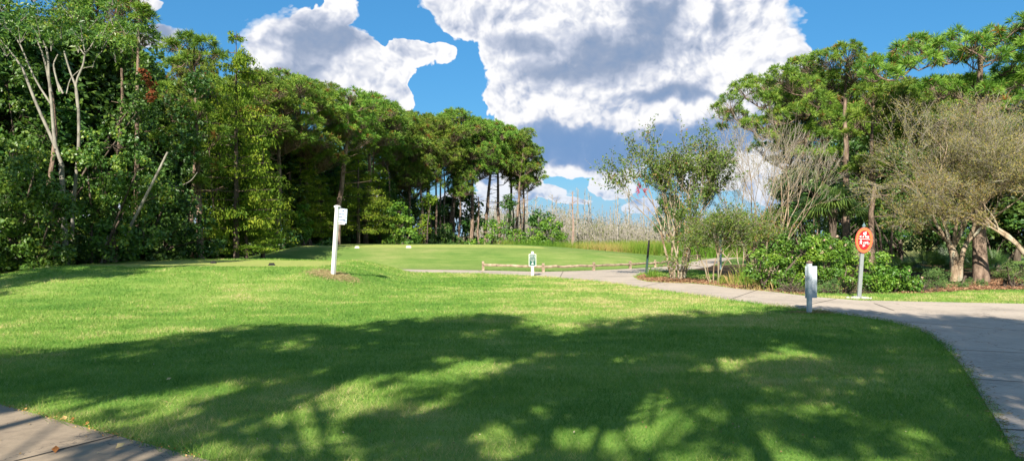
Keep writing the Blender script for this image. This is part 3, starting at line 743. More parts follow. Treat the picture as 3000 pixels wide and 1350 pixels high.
def hull_thing(name, label, cat, seed, base, spec, d, leaf, dens, sub, mat, stems=5, group=None, dy=0.8, **kw):
    """spec: (px, py, radius in px) of the rounded leafy masses, at distance about d"""
    rng = np.random.default_rng(seed + 900)
    x0, y0 = (base - 1500) / F * d, d; z0 = hz(x0, y0); b = np.array([x0, y0, z0])
    S = []
    for q in spec:
        dd = d + (q[3] if len(q) > 3 else rng.uniform(-dy, dy)); p = W(q[0], q[1], dd) - b; S.append((*p, q[2] / F * dd))
    C, leafc = hull_parts(seed, S, leaf, dens, sub, **kw)
    e = empty(name, tuple(b), label, cat, group)
    wood = []
    for i in range(stems):
        s = S[int(rng.integers(0, len(S)))]; a = rng.uniform(0, 6.28)
        st = np.array([0.25 * math.cos(a), 0.25 * math.sin(a), -0.15]); en = np.array(s[:3])
        md = (st + en) / 2 + rng.normal(size=3) * 0.15
        wood.append(tube([st, md, en], [0.06, 0.045, 0.015], 5))
    sel = rng.permutation(len(C))[:max(10, len(C) // 2)]
    near = np.array([S[int(np.argmin([np.linalg.norm(c - np.array(s[:3])) - s[3] for s in S]))][:3] for c in C[sel]])
    wood.append(sticks(near, C[sel], 0.014, 0.005)[:2])
    mk('branches', wood, M['bark_dark'], e, True); mk('foliage', leafc, mat, e)
    return e, S, C

# left edge: vine draped masses
hull_thing('vine_thicket', 'tall curtain of yellowish vines hanging at the far left edge', 'vines', 61, 70,
           [(30, 460, 90), (90, 520, 80), (20, 600, 95), (110, 640, 85), (150, 720, 70), (60, 740, 95), (120, 800, 55), (20, 830, 60), (160, 610, 55), (-60, 500, 110), (-80, 700, 120)],
           25.5, 0.12, 0.62, 0.26, M['vine'], vb=lambda C: 0.22)
hull_thing('vine_thicket', 'rounded mass of bright climbing vine leaves under the grey limbed tree', 'vines', 62, 290,
           [(250, 440, 60), (330, 430, 65), (300, 520, 80), (400, 500, 60), (380, 590, 75), (290, 620, 80), (450, 580, 50), (210, 560, 60), (240, 690, 60), (340, 700, 65), (420, 680, 50)],
           27.5, 0.12, 0.60, 0.27, M['vine'])
hull_thing('vine_thicket', 'dark vine mass between the bright vines and the broken leaning trunk', 'vines', 63, 420,
           [(540, 250, 38), (590, 255, 34), (480, 330, 60), (440, 420, 55), (520, 440, 60), (560, 380, 50), (500, 560, 60), (440, 640, 60), (540, 650, 70), (480, 730, 60), (600, 700, 60), (330, 780, 60), (240, 790, 60), (420, 780, 55), (560, 760, 50)],
           31, 0.15, 0.50, 0.32, M['broad'])
hull_thing('vine_thicket', 'vine covered tree top in the upper left below the grey limbs', 'vines', 64, 60,
           [(20, 250, 90), (60, 340, 85), (130, 400, 60), (-50, 350, 100), (0, 150, 80), (430, 250, 55), (400, 330, 60), (340, 350, 50), (470, 180, 40)],
           29, 0.14, 0.50, 0.30, M['vine'], vb=lambda C: 0.05)
hull_thing('vine_thicket', 'ivy hanging in long strands from the pines left of the cypress', 'vines', 65, 640,
           [(600, 260, 26), (605, 310, 30), (640, 350, 30), (600, 400, 26), (660, 420, 28), (650, 480, 22), (640, 300, 25), (670, 530, 14), (665, 570, 9), (590, 460, 24)],
           36, 0.13, 0.55, 0.2, M['vine'])
# red brown withered vine
e, S, C = hull_thing('withered_vine', 'red brown withered vine patch hanging below the pine in the upper left', 'vines', 66, 440,
           [(425, 225, 8), (440, 245, 9), (450, 270, 7), (445, 288, 6), (418, 208, 6)], 28, 0.11, 0.45, 0.14, M['deadleaf'], stems=0)
e, S, C = hull_thing('withered_vine', 'small tuft of orange dead needles in the pines left of centre', 'vines', 67, 740,
           [(735, 314, 9), (752, 316, 10), (772, 320, 9), (720, 322, 7)], 38, 0.12, 0.5, 0.14, M['deadleaf'], stems=0)

# grey-limbed tree at the upper left
def limbs(paths, base, rs, sides=7):
    out = []
    for (pts, d, r0, r1) in paths:
        P = np.array([W(px, py, d + (dd if len(q) > 2 else 0)) - base for q in pts for (px, py, dd) in [(q[0], q[1], q[2] if len(q) > 2 else 0)]])
        # resample smoothly
        n = len(P); t = np.linspace(0, n - 1, n * 3 - 2); Q = np.stack([np.interp(t, np.arange(n), P[:, k]) for k in range(3)], 1)
        if len(Q) > 4: Q[1:-1] = (Q[:-2] + 2 * Q[1:-1] + Q[2:]) / 4
        out.append(tube(Q, np.linspace(r0, r1, len(Q)) * 0.72, sides))
    return out
D = 26.5; bx = (200 - 1500) / F * D; bz = hz(bx, D); bb = np.array([bx, D, bz])
LP = [([(200, 848), (190, 700), (180, 480)], D, 0.16, 0.12), ([(185, 490), (150, 400), (108, 310), (70, 210), (66, 200)], D, 0.085, 0.05), ([(70, 205), (30, 150), (-5, 110)], D, 0.05, 0.02),
      ([(180, 480), (160, 420), (152, 310), (145, 250), (140, 150), (125, 120)], D, 0.09, 0.04), ([(152, 310), (100, 230), (60, 130), (30, 90), (0, 70)], D, 0.05, 0.018), ([(150, 270), (130, 170), (105, 110)], D, 0.06, 0.03),
      ([(175, 270), (165, 230), (155, 190), (170, 160)], D, 0.05, 0.03), ([(185, 275), (163, 230), (160, 200)], D, 0.05, 0.02), ([(230, 318), (225, 260), (205, 210), (190, 160), (188, 150)], D, 0.06, 0.03),
      ([(228, 316), (220, 245), (245, 190), (248, 160), (265, 140), (285, 105), (300, 95)], D, 0.06, 0.02), ([(247, 160), (225, 130), (218, 90)], D, 0.035, 0.015), ([(250, 160), (242, 115), (240, 95)], D, 0.03, 0.015),
      ([(195, 275), (205, 230), (240, 200), (275, 195)], D, 0.03, 0.012), ([(230, 318), (232, 420), (215, 600), (205, 840)], D + 0.6, 0.07, 0.10), ([(280, 140), (320, 110), (345, 80)], D, 0.025, 0.01), ([(300, 150), (280, 170), (270, 200)], D, 0.02, 0.01)]
wood = limbs(LP, bb, None)
rng = np.random.default_rng(70)
cc = [(20, 60, 40), (60, 30, 45), (110, 20, 50), (160, 40, 45), (210, 20, 50), (260, 50, 42), (300, 70, 38), (240, 85, 30), (180, 80, 28), (120, 80, 30), (60, 90, 28), (330, 40, 38), (370, 65, 26), (355, 120, 22), (300, 110, 20),
      (100, -30, 60), (220, -40, 60), (330, -20, 50), (0, 0, 50), (20, 130, 25), (410, 90, 18), (150, 115, 18), (340, 150, 16), (230, 120, 15)]
S = []
for (px, py, r) in cc:
    p = W(px, py, D + rng.uniform(-1.0, 1.0)) - bb; S.append((*p, r / F * D))
C, lc = hull_parts(71, S, 0.125, 0.36, 0.24, 0.42)
wood.append(sticks(np.array([S[int(np.argmin([np.linalg.norm(c - np.array(s[:3])) for s in S]))][:3] for c in C[::2]]) - np.array([0, 0, 0.4]), C[::2], 0.015, 0.005)[:2])
tree_obj('grey_limbed_tree', tuple(bb), wood, lc, M['bark_pale'], M['vine'], 'tree with bare pale grey forking limbs and a leafy top in the upper left corner')
# broken leaning trunks
for (pts, d, r0, r1, lab) in [([(368, 690), (430, 570), (470, 490), (484, 460), (491, 446)], 27.0, 0.075, 0.045, 'broken pale trunk leaning to the right in front of the left wood'),
                              ([(280, 830), (300, 760), (317, 690)], 27.2, 0.055, 0.04, 'thin grey dead stem leaning in the shade below the broken trunk'),
                              ([(480, 548), (530, 545), (560, 530), (578, 505)], 30, 0.035, 0.015, 'bare curved branch sticking out right of the broken leaning trunk')]:
    b = W(pts[0][0], pts[0][1], d); o = mk('leaning_snag', limbs([(pts, d, r0, r1)], b, None), M['bark_pale'], None, True, tuple(b)); tag(o, lab, 'snag')

# near pine boughs in the vines of the left wood
D = 33; bx = (590 - 1500) / F * D; bb = np.array([bx, D, hz(bx, D)])
cl = []
for (px, py, r) in [(500, 270, 26), (540, 390, 22), (490, 395, 14), (470, 410, 12), (540, 445, 24), (580, 440, 24), (560, 350, 20), (605, 480, 20), (640, 500, 18), (600, 540, 22), (660, 400, 22), (520, 150, 26), (560, 130, 26), (610, 140, 28), (640, 175, 22), (560, 185, 20), (520, 200, 18), (630, 250, 24), (600, 330, 26)]:
    p = W(px, py, D) - bb; cl.append((p[0], p[1] + ((px * 7) % 5) * 0.25 - 0.5, p[2], r / F * D * 1.15))
w_, c_ = pine_parts(33, (690 - 120) / F * D + 1.6, cl, 0.13, 2, 0.32, 0.012, 44, 100, (-0.3, 0), 0.3)
tree_obj('pine_tree', tuple(bb), w_, c_, M['bark_pine'], M['pine'], 'scattered long needled pine boughs above the broken leaning trunk')
D = 32; bx = (395 - 1500) / F * D; bb = np.array([bx, D, hz(bx, D)])
cl = []
for (px, py, r) in [(430, 40, 24), (450, 60, 18), (420, 60, 20), (370, 20, 20), (375, 95, 18), (440, 45, 16), (390, 130, 15), (340, 95, 14), (400, 0, 30), (385, -30, 30)]:
    p = W(px, py, D) - bb; cl.append((p[0], p[1] + ((px * 7) % 5) * 0.2 - 0.4, p[2], r / F * D))
w_, c_ = pine_parts(34, (690 + 20) / F * D + 1.6, cl, 0.12, 2, 0.32, 0.011, 40, 80, (0.2, 0), 0.6)
tree_obj('pine_tree', tuple(bb), w_, c_, M['bark_pine'], M['pine'], 'sparse pine tip with feathery tufts against the blue sky at the upper left')

# ivy mound and shrubs near the open end, from left to right
hull_thing('ivy_mound', 'tall dark ivy covered mound behind the short drooping pine', 'ivy', 81, 1350,
           [(1330, 590, 45), (1370, 600, 42), (1300, 620, 45), (1385, 650, 35), (1340, 660, 45), (1290, 670, 40), (1390, 690, 25), (1350, 560, 28)], 72, 0.26, 0.6, 0.5, M['broad'])
for i, (nm, lab, cat, base, spec, d, mat) in enumerate([
    ('shrub', 'light green shrub at the foot of the straight pale pine trunk', 'shrub', 1420, [(1400, 712, 18), (1430, 705, 22), (1450, 690, 20), (1470, 670, 22), (1490, 690, 20), (1380, 715, 12), (1440, 660, 16)], 62, M['bush']),
    ('ivy_mound', 'dark ivy column around a pine trunk between the light shrubs', 'ivy', 1490, [(1490, 580, 12), (1487, 610, 16), (1492, 640, 18), (1490, 670, 16), (1498, 600, 12), (1478, 595, 10)], 70, M['broad']),
    ('shrub', 'large round bright bush left of the marsh', 'bush', 1590, [(1560, 690, 30), (1600, 680, 32), (1630, 690, 26), (1645, 705, 18), (1575, 710, 20), (1540, 705, 20), (1610, 712, 20), (1525, 690, 18), (1600, 655, 22), (1630, 665, 16)], 60, M['bush']),
    ('shrub', 'dark topped shrub crowning the large round bush', 'bush', 1585, [(1580, 645, 22), (1600, 640, 16), (1560, 650, 16), (1570, 632, 12)], 63, M['broad']),
    ('shrub', 'pale green shrubby tree right of the drooping cypress', 'shrub', 1175, [(1170, 620, 28), (1180, 660, 32), (1150, 690, 26), (1200, 690, 26), (1165, 595, 16), (1190, 640, 22), (1140, 712, 15), (1210, 712, 16)], 55, M['bush']),
    ('shrub', 'yellowish thin shrub right of the pale shrubby tree', 'shrub', 1240, [(1240, 600, 20), (1250, 640, 22), (1235, 670, 20), (1265, 580, 12), (1225, 700, 14)], 58, M['cypress']),
    ('shrub', 'leafy green shrub behind the white post base', 'shrub', 890, [(890, 620, 22), (880, 670, 26), (910, 700, 26), (870, 715, 20), (895, 650, 22)], 47, M['bush']),
    ('shrub', 'ferny low shrubs between the yellow cypress and the far mound', 'shrub', 800, [(800, 720, 18), (830, 730, 14), (850, 700, 18), (780, 700, 20), (930, 730, 10), (960, 715, 12)], 45, M['broad'])]):
    hull_thing(nm, lab, cat, 82 + i, base, spec, d, 0.17, 0.6, 0.30, mat, stems=4)
# understory filling under the pines
G_U = 'low shrubs along the foot of the left wood'
UV = []
for sd_ in (141, 142):
    rng = np.random.default_rng(sd_)
    S_ = [(rng.uniform(-1, 1), rng.uniform(-.6, .6), rng.uniform(0.3, 1.3), rng.uniform(0.45, 0.8)) for _ in range(7)]
    C, lc = hull_parts(sd_, S_, 0.14, 0.6, 0.28)
    UV.append((make_mesh('trunk', [sticks(np.zeros((12, 3)), C[:12], 0.02, 0.01)[:2]], M['bark_dark']), make_mesh('crown', lc, M['broad'])))
for i, (px, d) in enumerate([(0, 26), (120, 27.5), (210, 27), (290, 29), (360, 30), (430, 32), (500, 34), (570, 36), (640, 38), (700, 43), (790, 46), (860, 50), (930, 53), (1000, 55), (1060, 57), (1120, 58), (1180, 60), (1250, 61), (1310, 62), (1370, 62), (1100, 60), (1290, 64), (1220, 63)]):
    x = (px - 1500) / F * d
    e = inst('shrub', UV, i, (x, d, hz(x, d) - 0.1), 'dark low shrub in the shade at the foot of the left wood', 'shrub', G_U, i * 1.3, 1.0 + 0.3 * math.sin(i * 2.2))
# thin bare trunks seen inside the wood
G_T = 'slim bare trunks standing inside the left wood'
rng = np.random.default_rng(90)
tm = [make_mesh('trunk', [tube(np.c_[np.cumsum(rng.normal(size=8)) * 0.08, np.cumsum(rng.normal(size=8)) * 0.08, np.linspace(-0.2, 9, 8)], np.linspace(0.12, 0.05, 8), 6)], M['bark_pine'], True) for _ in range(3)]
for i, (px, d, s) in enumerate([(745, 46, 1), (850, 49, 1), (1085, 58, .9), (1150, 60, .9), (1252, 64, 1), (1262, 66, 1.1), (1275, 64, 1), (1288, 66, 1.0), (1225, 62, .8), (1200, 66, 1), (1115, 64, 1), (1310, 66, .8), (1325, 68, .7), (1400, 70, .6), (1518, 78, .7), (1513, 80, .7), (1440, 84, 0.45), (590, 38, 1.0), (330, 29, 0.8), (150, 28, 0.8)]):
    x = (px - 1500) / F * d; o = bpy.data.objects.new('bare_trunk', tm[i % 3]); COL.objects.link(o); o.location = (x, d, hz(x, d)); o.rotation_euler = (0, 0.03 * math.sin(i * 3), i); o.scale = (1, 1, s)
    tag(o, 'slim bare tree trunk standing inside the left wood', 'tree trunk', G_T)

# ------------------------------------------------------------------ marsh
def dead_tree(seed, h, r, nb, mat):
    rng = np.random.default_rng(seed); P = np.c_[np.cumsum(rng.normal(size=7)) * 0.06, np.cumsum(rng.normal(size=7)) * 0.05, np.linspace(-0.3, h, 7)]
    ch = [tube(P, np.linspace(r, r * 0.35, 7), 5)]
    for _ in range(nb):
        z = h * rng.uniform(0.45, 0.98); a = rng.uniform(0, 6.28); L = rng.uniform(0.3, 1.2) * (1.15 - z / h + 0.3)
        s = np.array([np.interp(z, P[:, 2], P[:, 0]), np.interp(z, P[:, 2], P[:, 1]), z]); dv = np.array([math.cos(a), math.sin(a), rng.uniform(0.3, 1.1)])
        m_ = s + dv * L * 0.5; e_ = m_ + (dv + np.array([0, 0, rng.uniform(-.4, .8)])) * L * 0.5
        ch.append(tube([s, m_, e_], [r * 0.35, r * 0.25, r * 0.10], 4))
        for _k in range(2):
            q = m_ + (e_ - m_) * rng.uniform(0, .8); f_ = q + (dv + rng.normal(size=3) * .6) * L * .35
            ch.append(tube([q, f_], [r * 0.16, r * 0.08], 3))
    return make_mesh('dead_tree', ch, mat)
DT = [dead_tree(s, 7.5, 0.13, nb, m_) for s, nb, m_ in ((101, 5, M['snag']), (102, 12, M['snag']), (103, 3, M['snag']), (104, 9, M['snag']), (105, 14, M['snag']))]
def snag(px, top, d, k, lab, group=None, s=1.0, mesh=None):
    x = (px - 1500) / F * d; z0 = hz(x, d); hh = (HOR - top) / F * d + EYE - z0
    o = bpy.data.objects.new('dead_tree', mesh or DT[k]); COL.objects.link(o); o.location = (x, d, z0); o.rotation_euler = (0, 0, k * 1.9 + px); sc_ = hh / 7.5; o.scale = (s * max(sc_, .8), s * max(sc_, .8), sc_)
    tag(o, lab, 'dead tree', group)
snag(1678, 560, 84, 0, 'thick reddish dead trunk standing alone in front of the grey marsh trees', mesh=dead_tree(110, 7.5, 0.17, 4, M['snag_red']))
snag(1728, 566, 100, 1, 'dead tree with a forked top and upturned arms right of the reddish trunk', s=0.9)
snag(1811, 572, 96, 0, 'slender straight pale dead stem in the middle of the marsh')
snag(1848, 552, 110, 4, 'tall pale dead tree with short stubs, left of the crape myrtle')
snag(1622, 570, 105, 1, 'crooked dead tree with a bent head left of the reddish trunk')
snag(1545, 558, 100, 3, 'pale dead tree behind the outermost pine')
snag(1884, 575, 98, 2, 'straight white dead stem at the left edge of the leafy crape myrtle')
snag(1570, 575, 110, 1, 'branching grey dead tree between the outermost pine and the big round bush')
G_S = 'thin grey dead trees crowding the marsh'
rng = np.random.default_rng(120)
for i in range(150):
    px = rng.uniform(1440, 2140) if i > 20 else rng.uniform(1180, 1440); d = rng.uniform(92, 150); top = 640 - rng.gamma(2.0, 14) + (d - 92) * 0.12
    if 1700 < px < 1900 and i % 3: top += 10
    snag(px, top, d, int(rng.integers(0, 5)), 'thin grey dead tree among many in the far marsh', G_S, s=rng.uniform(0.5, 0.95))
# tangled grey scrub and pale leaves
rng = np.random.default_rng(121); n = 2500
px = rng.uniform(1380, 2200, n); d = rng.uniform(88, 160, n); x = (px - 1500) / F * d; z = H(x, d)
hh = (2.2 + 2.6 * fbm(x, d, 0.11, 2) + rng.normal(size=n) * 0.5) * np.where(px < 1680, 1.25, 0.92); hh = np.clip(hh * (0.55 + 0.9 * vn(x, d, 0.35, 9)), 0.6, 6.5)
A = np.stack([x, d, z], 1); B = A + np.stack([rng.normal(size=n) * 0.12 * hh, rng.normal(size=n) * 0.1 * hh, hh], 1)
ch = [sticks(A, B, 0.036, 0.016)]
k = rng.integers(0, n, 9000); f_ = rng.uniform(0.4, 1, 9000)[:, None]; s_ = A[k] + (B[k] - A[k]) * f_
ch.append(sticks(s_, s_ + np.stack([rng.normal(size=9000) * .5, rng.normal(size=9000) * .5, rng.uniform(0.1, .9, 9000)], 1), 0.024, 0.012))
tag(mk('marsh_scrub', [c[:2] for c in ch], M['snag']), 'tangle of grey leafless scrub stems in the far marsh', 'scrub', kind='stuff')
k = rng.integers(0, n, 52000); f_ = rng.uniform(0.12, 1.1, 52000)[:, None]; p = A[k] + (B[k] - A[k]) * f_ + rng.normal(size=(52000, 3)) * 0.4
keep = (vn(p[:, 0], p[:, 1], 0.25, 7) + rng.uniform(-.2, .2, len(p)) + 0.35 * (p[:, 2] < 1.0)) > 0.47; p = p[keep]
tag(mk('marsh_foliage', [leaves(rng, p, rng.normal(size=p.shape) + np.array([0, -.5, .5]), 0.22, 0.6, np.clip(vn(p[:, 0], p[:, 1], 0.2, 3) + rng.normal(size=len(p)) * .2, 0, .93))], M['marshleaf']), 'pale olive leaves scattered through the marsh scrub', 'foliage', kind='stuff')
# reeds and grasses
n = 90000; px = rng.uniform(1300, 2450, n); d = 57 + 60 * rng.uniform(0, 1, n) ** 1.6; x = (px - 1500) / F * d
ok = ~((x < -1) & (d < 62)); x, d = x[ok], d[ok]; n = len(x); z = H(x, d)
g = fbm(x, d, 0.16, 21); ht = (0.62 + 0.7 * g) * rng.uniform(0.6, 1.2, n) * (1 + 0.3 * sst((d - 62) / 20)); a = rng.uniform(0, 6.28, n); w = 0.022 * (d / 60)
B = np.stack([x, d, z - 0.02], 1); dx = np.stack([np.cos(a), np.sin(a), np.zeros(n)], 1) * w[:, None]; T = B + np.stack([rng.normal(size=n) * .3 * ht, rng.normal(size=n) * .3 * ht, ht], 1)
v = np.clip(-0.06 + 1.5 * (fbm(x, d, 0.25, 25) - 0.25) + rng.normal(size=n) * 0.13, 0, 0.93)
tag(mk('marsh_grass', [(np.stack([B - dx, B + dx, T], 1).reshape(-1, 3), np.arange(3 * n).reshape(-1, 3), np.repeat(v, 3))], M['marshgrass']), 'straw and green marsh grasses beyond the far tee', 'grass', kind='stuff')

# ------------------------------------------------------------------ crape myrtles
def grow(rng, p, d, L, r, lev, cfg, paths, tips):
    n = 5; pts = [p]; q = p.copy(); dd = d.copy()
    for i in range(n - 1):
        dd = norm(dd + rng.normal(size=3) * cfg['wob'] + np.array([0, 0, cfg['up']])); q = q + dd * L / (n - 1); pts.append(q)
    pts = np.array(pts); r1 = r * cfg['tap']; paths.append((pts, r, r1, lev))
    if lev <= 1:
        tips.append((pts[-1], dd, pts))
    if lev == 0: return
    nk = cfg['kids'][cfg['lev'] - lev]
    for i in range(nk):
        f = rng.uniform(cfg['f0'], 1.0) if i < nk - 1 else 1.0
        s = np.array([np.interp(f * (n - 1), np.arange(n), pts[:, k]) for k in range(3)])
        side = norm(rng.normal(size=3) * np.array([1, 1, 0.5])); nd = norm(dd * cfg['fwd'] + side * cfg['spread'])
        grow(rng, s, nd, L * rng.uniform(0.55, 0.85) * cfg['lk'], max(r1 * rng.uniform(0.55, 0.8), cfg['rmin']), lev - 1, cfg, paths, tips)

def myrtle(seed, stems, cfg):
    """stems: list of (base, direction, length, radius)"""
    rng = np.random.default_rng(seed); paths, tips = [], []
    for (b, d, L, r) in stems: grow(rng, np.array(b, float), norm(np.array(d, float)), L, r, cfg['lev'], cfg, paths, tips)
    thick, thin = [], []
    for (pts, r0, r1, lev) in paths:
        (thick if lev >= 2 else thin).append(tube(pts, np.linspace(r0, r1, len(pts)), 7 if lev >= cfg['lev'] - 1 else (5 if lev >= 2 else 3)))
    return thick, thin, tips, rng

def tipleaves(rng, tips, per, size, spread, v0=0.5, zmin=-9, zcol=None):
    C, N, v = [], [], []
    for (e, d, pts) in tips:
        k = rng.uniform(1.0, len(pts) - 0.6, per); i = np.minimum(k.astype(int), len(pts) - 2); f = (k - i)[:, None]
        p = pts[i] + (pts[i + 1] - pts[i]) * f + rng.normal(size=(per, 3)) * spread
        C.append(p); N.append(rng.normal(size=(per, 3)) + np.array([0, 0, 0.5])); v.append(np.full(per, np.clip(v0 + rng.normal() * 0.2, 0, .9)))
    C = np.concatenate(C); v = np.concatenate(v)
    return leaves(rng, C, np.concatenate(N), size, 0.5, np.clip(v + rng.normal(size=len(v)) * 0.15, 0, 0.94))

def myrtle_thing(base, seed, stems, cfg, label, leafn, leafs, spread, lmat, woodm=None, v0=0.5, flowers=None, keep=1.0):
    e = empty('crape_myrtle', tuple(base), label, 'tree')
    thick, thin, tips, rng = myrtle(seed, stems, cfg)
    mk('stems', thick, M['bark_crape'], e, True); mk('twigs', thin, M['twig'] if woodm is None else woodm, e, True)
    if leafn:
        t_ = [q for q in tips if rng.uniform() < keep]
        mk('foliage', [tipleaves(rng, t_, leafn, leafs, spread, v0)], lmat, e)
    if flowers:
        f = np.array(flowers) ; idx = np.repeat(np.arange(len(f)), 60); p = f[idx] + rng.normal(size=(len(idx), 3)) * np.array([.035, .035, .07])
        mk('blossom', [leaves(rng, p, rng.normal(size=p.shape), 0.05, 0.8)], M['redflower'], e)
    return e

# leafy multi-stemmed one on the mulch point
D = 28.6; b = np.array([(1985 - 1500) / F * D, D, 0.0])
def fan(rng, n, r0, tilt, L, r, dx=0.0):
    out = []
    for i in range(n):
        a = i / n * 6.28 + rng.uniform(-.3, .3); t_ = rng.uniform(0.35, 1.0) * tilt
        out.append(((r0 * math.cos(a), r0 * 0.6 * math.sin(a), -0.05), (t_ * math.cos(a) + dx, t_ * math.sin(a) * 0.8, 1), L * rng.uniform(0.85, 1.1), r * rng.uniform(0.6, 1.1)))
    return out
cfgA = dict(lev=4, kids=[3, 3, 4, 4], wob=0.09, up=0.05, tap=0.62, f0=0.6, fwd=1.0, spread=0.40, lk=0.97, rmin=0.004)
rngA = np.random.default_rng(200)
stA = fan(rngA, 11, 0.22, 0.11, 1.95, 0.048)
fl = [W(1874, 545, D) - b, W(1890, 560, D) - b, W(1868, 560, D) - b]
myrtle_thing(b, 201, stA, cfgA, 'leafy crape myrtle with many smooth tan stems on the mulch point by the path', 9, 0.105, 0.07, M['crape'], v0=0.38, flowers=fl, keep=0.72)
# small leafy one to its right
D = 26.6; b = np.array([(2095 - 1500) / F * D, D, 0.0])
cfgB = dict(lev=3, kids=[4, 5, 5], wob=0.14, up=0.05, tap=0.6, f0=0.5, fwd=0.9, spread=0.75, lk=0.95, rmin=0.004)
myrtle_thing(b, 203, fan(np.random.default_rng(203), 6, 0.14, 0.32, 1.3, 0.028), cfgB, 'small bushy crape myrtle with reddish green leaves just right of the tall leafy one', 9, 0.08, 0.07, M['crape'], v0=0.42)
D = 29.5; b = np.array([(2185 - 1500) / F * D, D, 0.0])
myrtle_thing(b, 205, fan(np.random.default_rng(205), 6, 0.25, 0.45, 1.25, 0.028), cfgB, 'low tangled crape myrtle with olive leaves in front of the bare one', 8, 0.085, 0.08, M['crape'], v0=0.55)
# bare one
D = 30.5; b = np.array([(2235 - 1500) / F * D, D, 0.0])
cfgC = dict(lev=5, kids=[2, 3, 3, 3, 3], wob=0.09, up=0.05, tap=0.66, f0=0.35, fwd=1.0, spread=0.42, lk=0.95, rmin=0.0045)
st = fan(np.random.default_rng(206), 12, 0.35, 0.60, 2.25, 0.050)
myrtle_thing(b, 207, st, cfgC, 'leafless crape myrtle with a fan of bare grey branches behind the flowering hedge', 2, 0.06, 0.05, M['olive'], woodm=M['twig'], v0=0.5, keep=0.30)
# big wide one on the right
D = 27.0; b = np.array([(2800 - 1500) / F * D, D, 0.0])
cfgD = dict(lev=5, kids=[3, 4, 4, 4, 4], wob=0.13, up=0.03, tap=0.60, f0=0.30, fwd=1.0, spread=0.58, lk=0.98, rmin=0.0035)
wood0 = [tube(np.array([W(px, py, D) - b for px, py in ((2796, 824), (2798, 775), (2794, 745), (2782, 715))]), [0.16, 0.13, 0.14, 0.10], 9),
         tube(np.array([W(px, py, D) - b for px, py in ((2812, 822), (2815, 770), (2822, 735), (2835, 705))]), [0.10, 0.085, 0.08, 0.075], 8),
         tube(np.array([W(px, py, D + .2) - b for px, py in ((2788, 818), (2786, 770), (2790, 745))]), [0.05, 0.05, 0.05], 8)]
st = []
for (px, py, tx, ty, L, r) in [(2782, 717, 2765, 640, 2.0, 0.05), (2798, 722, 2815, 610, 2.2, 0.05), (2782, 717, 2755, 660, 1.5, 0.085), (2784, 718, 2780, 640, 1.6, 0.075), (2794, 722, 2800, 600, 1.9, 0.075), (2796, 722, 2812, 600, 1.9, 0.07), (2835, 706, 2850, 640, 1.5, 0.07), (2830, 715, 2868, 650, 1.6, 0.06), (2790, 716, 2740, 680, 1.4, 0.045), (2800, 712, 2830, 620, 1.7, 0.05)]:
    p = W(px, py, D) - b; q = W(tx, ty, D) - b; dv = norm(q - p); dv[1] = np.random.default_rng(int(px + ty)).uniform(-0.45, 0.45); st.append((p, dv, L * 1.16, r * 0.9))
e = myrtle_thing(b, 209, st, cfgD, 'wide spreading crape myrtle with a pale forked trunk and thin brownish foliage on the right', 6, 0.055, 0.07, M['olive'], v0=0.42, keep=0.65)
mk('trunk', wood0, M['bark_crape'], e, True)
# right edge one
D = 25.0; b = np.array([(3030 - 1500) / F * D, D, 0.0])
wood0 = [tube(np.array([W(px, py, D) - b for px, py in ((3045, 850), (3030, 790), (3000, 740))]), [0.09, 0.08, 0.065], 8), tube(np.array([W(px, py, D) - b for px, py in ((3050, 850), (3055, 790), (3060, 730))]), [0.10, 0.09, 0.08], 8)]
st = [(W(3000, 742, D) - b, (-0.45, 0.1, 1), 1.5, 0.08), (W(3005, 745, D) - b, (-0.1, -0.2, 1), 1.5, 0.06), (W(3060, 732, D) - b, (0.2, 0.1, 1), 1.5, 0.07), (W(3000, 742, D) - b, (-0.8, 0.25, 0.9), 1.3, 0.05)]
e = myrtle_thing(b, 211, st, cfgD, 'second spreading crape myrtle cut off by the right edge of the picture', 6, 0.055, 0.07, M['olive'], v0=0.55, keep=0.8)
mk('trunk', wood0, M['bark_crape'], e, True)

# ------------------------------------------------------------------ pines on the right
def pine_px(seed, base_px, d, spec, top, rt, label, nl, nw, needles, dens, lean=(0, 0), tpx=None, dspread=1.0, c0=0.6):
    bx = (base_px - 1500) / F * d; b = np.array([bx, d, hz(bx, d)]); cl = []; rng = np.random.default_rng(seed)
    for q in spec:
        dd = d + (q[3] if len(q) > 3 else rng.uniform(-dspread, dspread)); p = W(q[0], q[1], dd) - b; cl.append((*p, q[2] / F * dd * 1.4))
    w_, c_ = pine_parts(seed, (690 - top) / F * d + 1.6, cl, rt, 2, nl, nw, needles, dens, lean, c0)
    return tree_obj('pine_tree', tuple(b), w_, c_, M['bark_pine'], M['pine'], label)
pine_px(221, 2480, 35, [(2180, 270, 34), (2140, 300, 26), (2120, 340, 24), (2110, 375, 16), (2160, 340, 28), (2220, 250, 36), (2240, 300, 34), (2200, 370, 24), (2290, 230, 40), (2300, 290, 40), (2280, 350, 34), (2350, 200, 40), (2360, 260, 42),
        (2340, 330, 36), (2420, 180, 42), (2430, 240, 42), (2400, 300, 36), (2480, 160, 40), (2500, 220, 44), (2470, 280, 38), (2540, 190, 36), (2560, 260, 40), (2410, 400, 30), (2360, 390, 30), (2440, 450, 22), (2400, 460, 24), (2350, 450, 20), (2540, 330, 34), (2240, 400, 22), (2300, 420, 20), (2100, 320, 14), (2400, 350, 26)],
        165, 0.18, 'tall pine with a long brown trunk behind the flowering hedge', 0.24, 0.013, 30, 75, dspread=1.8)
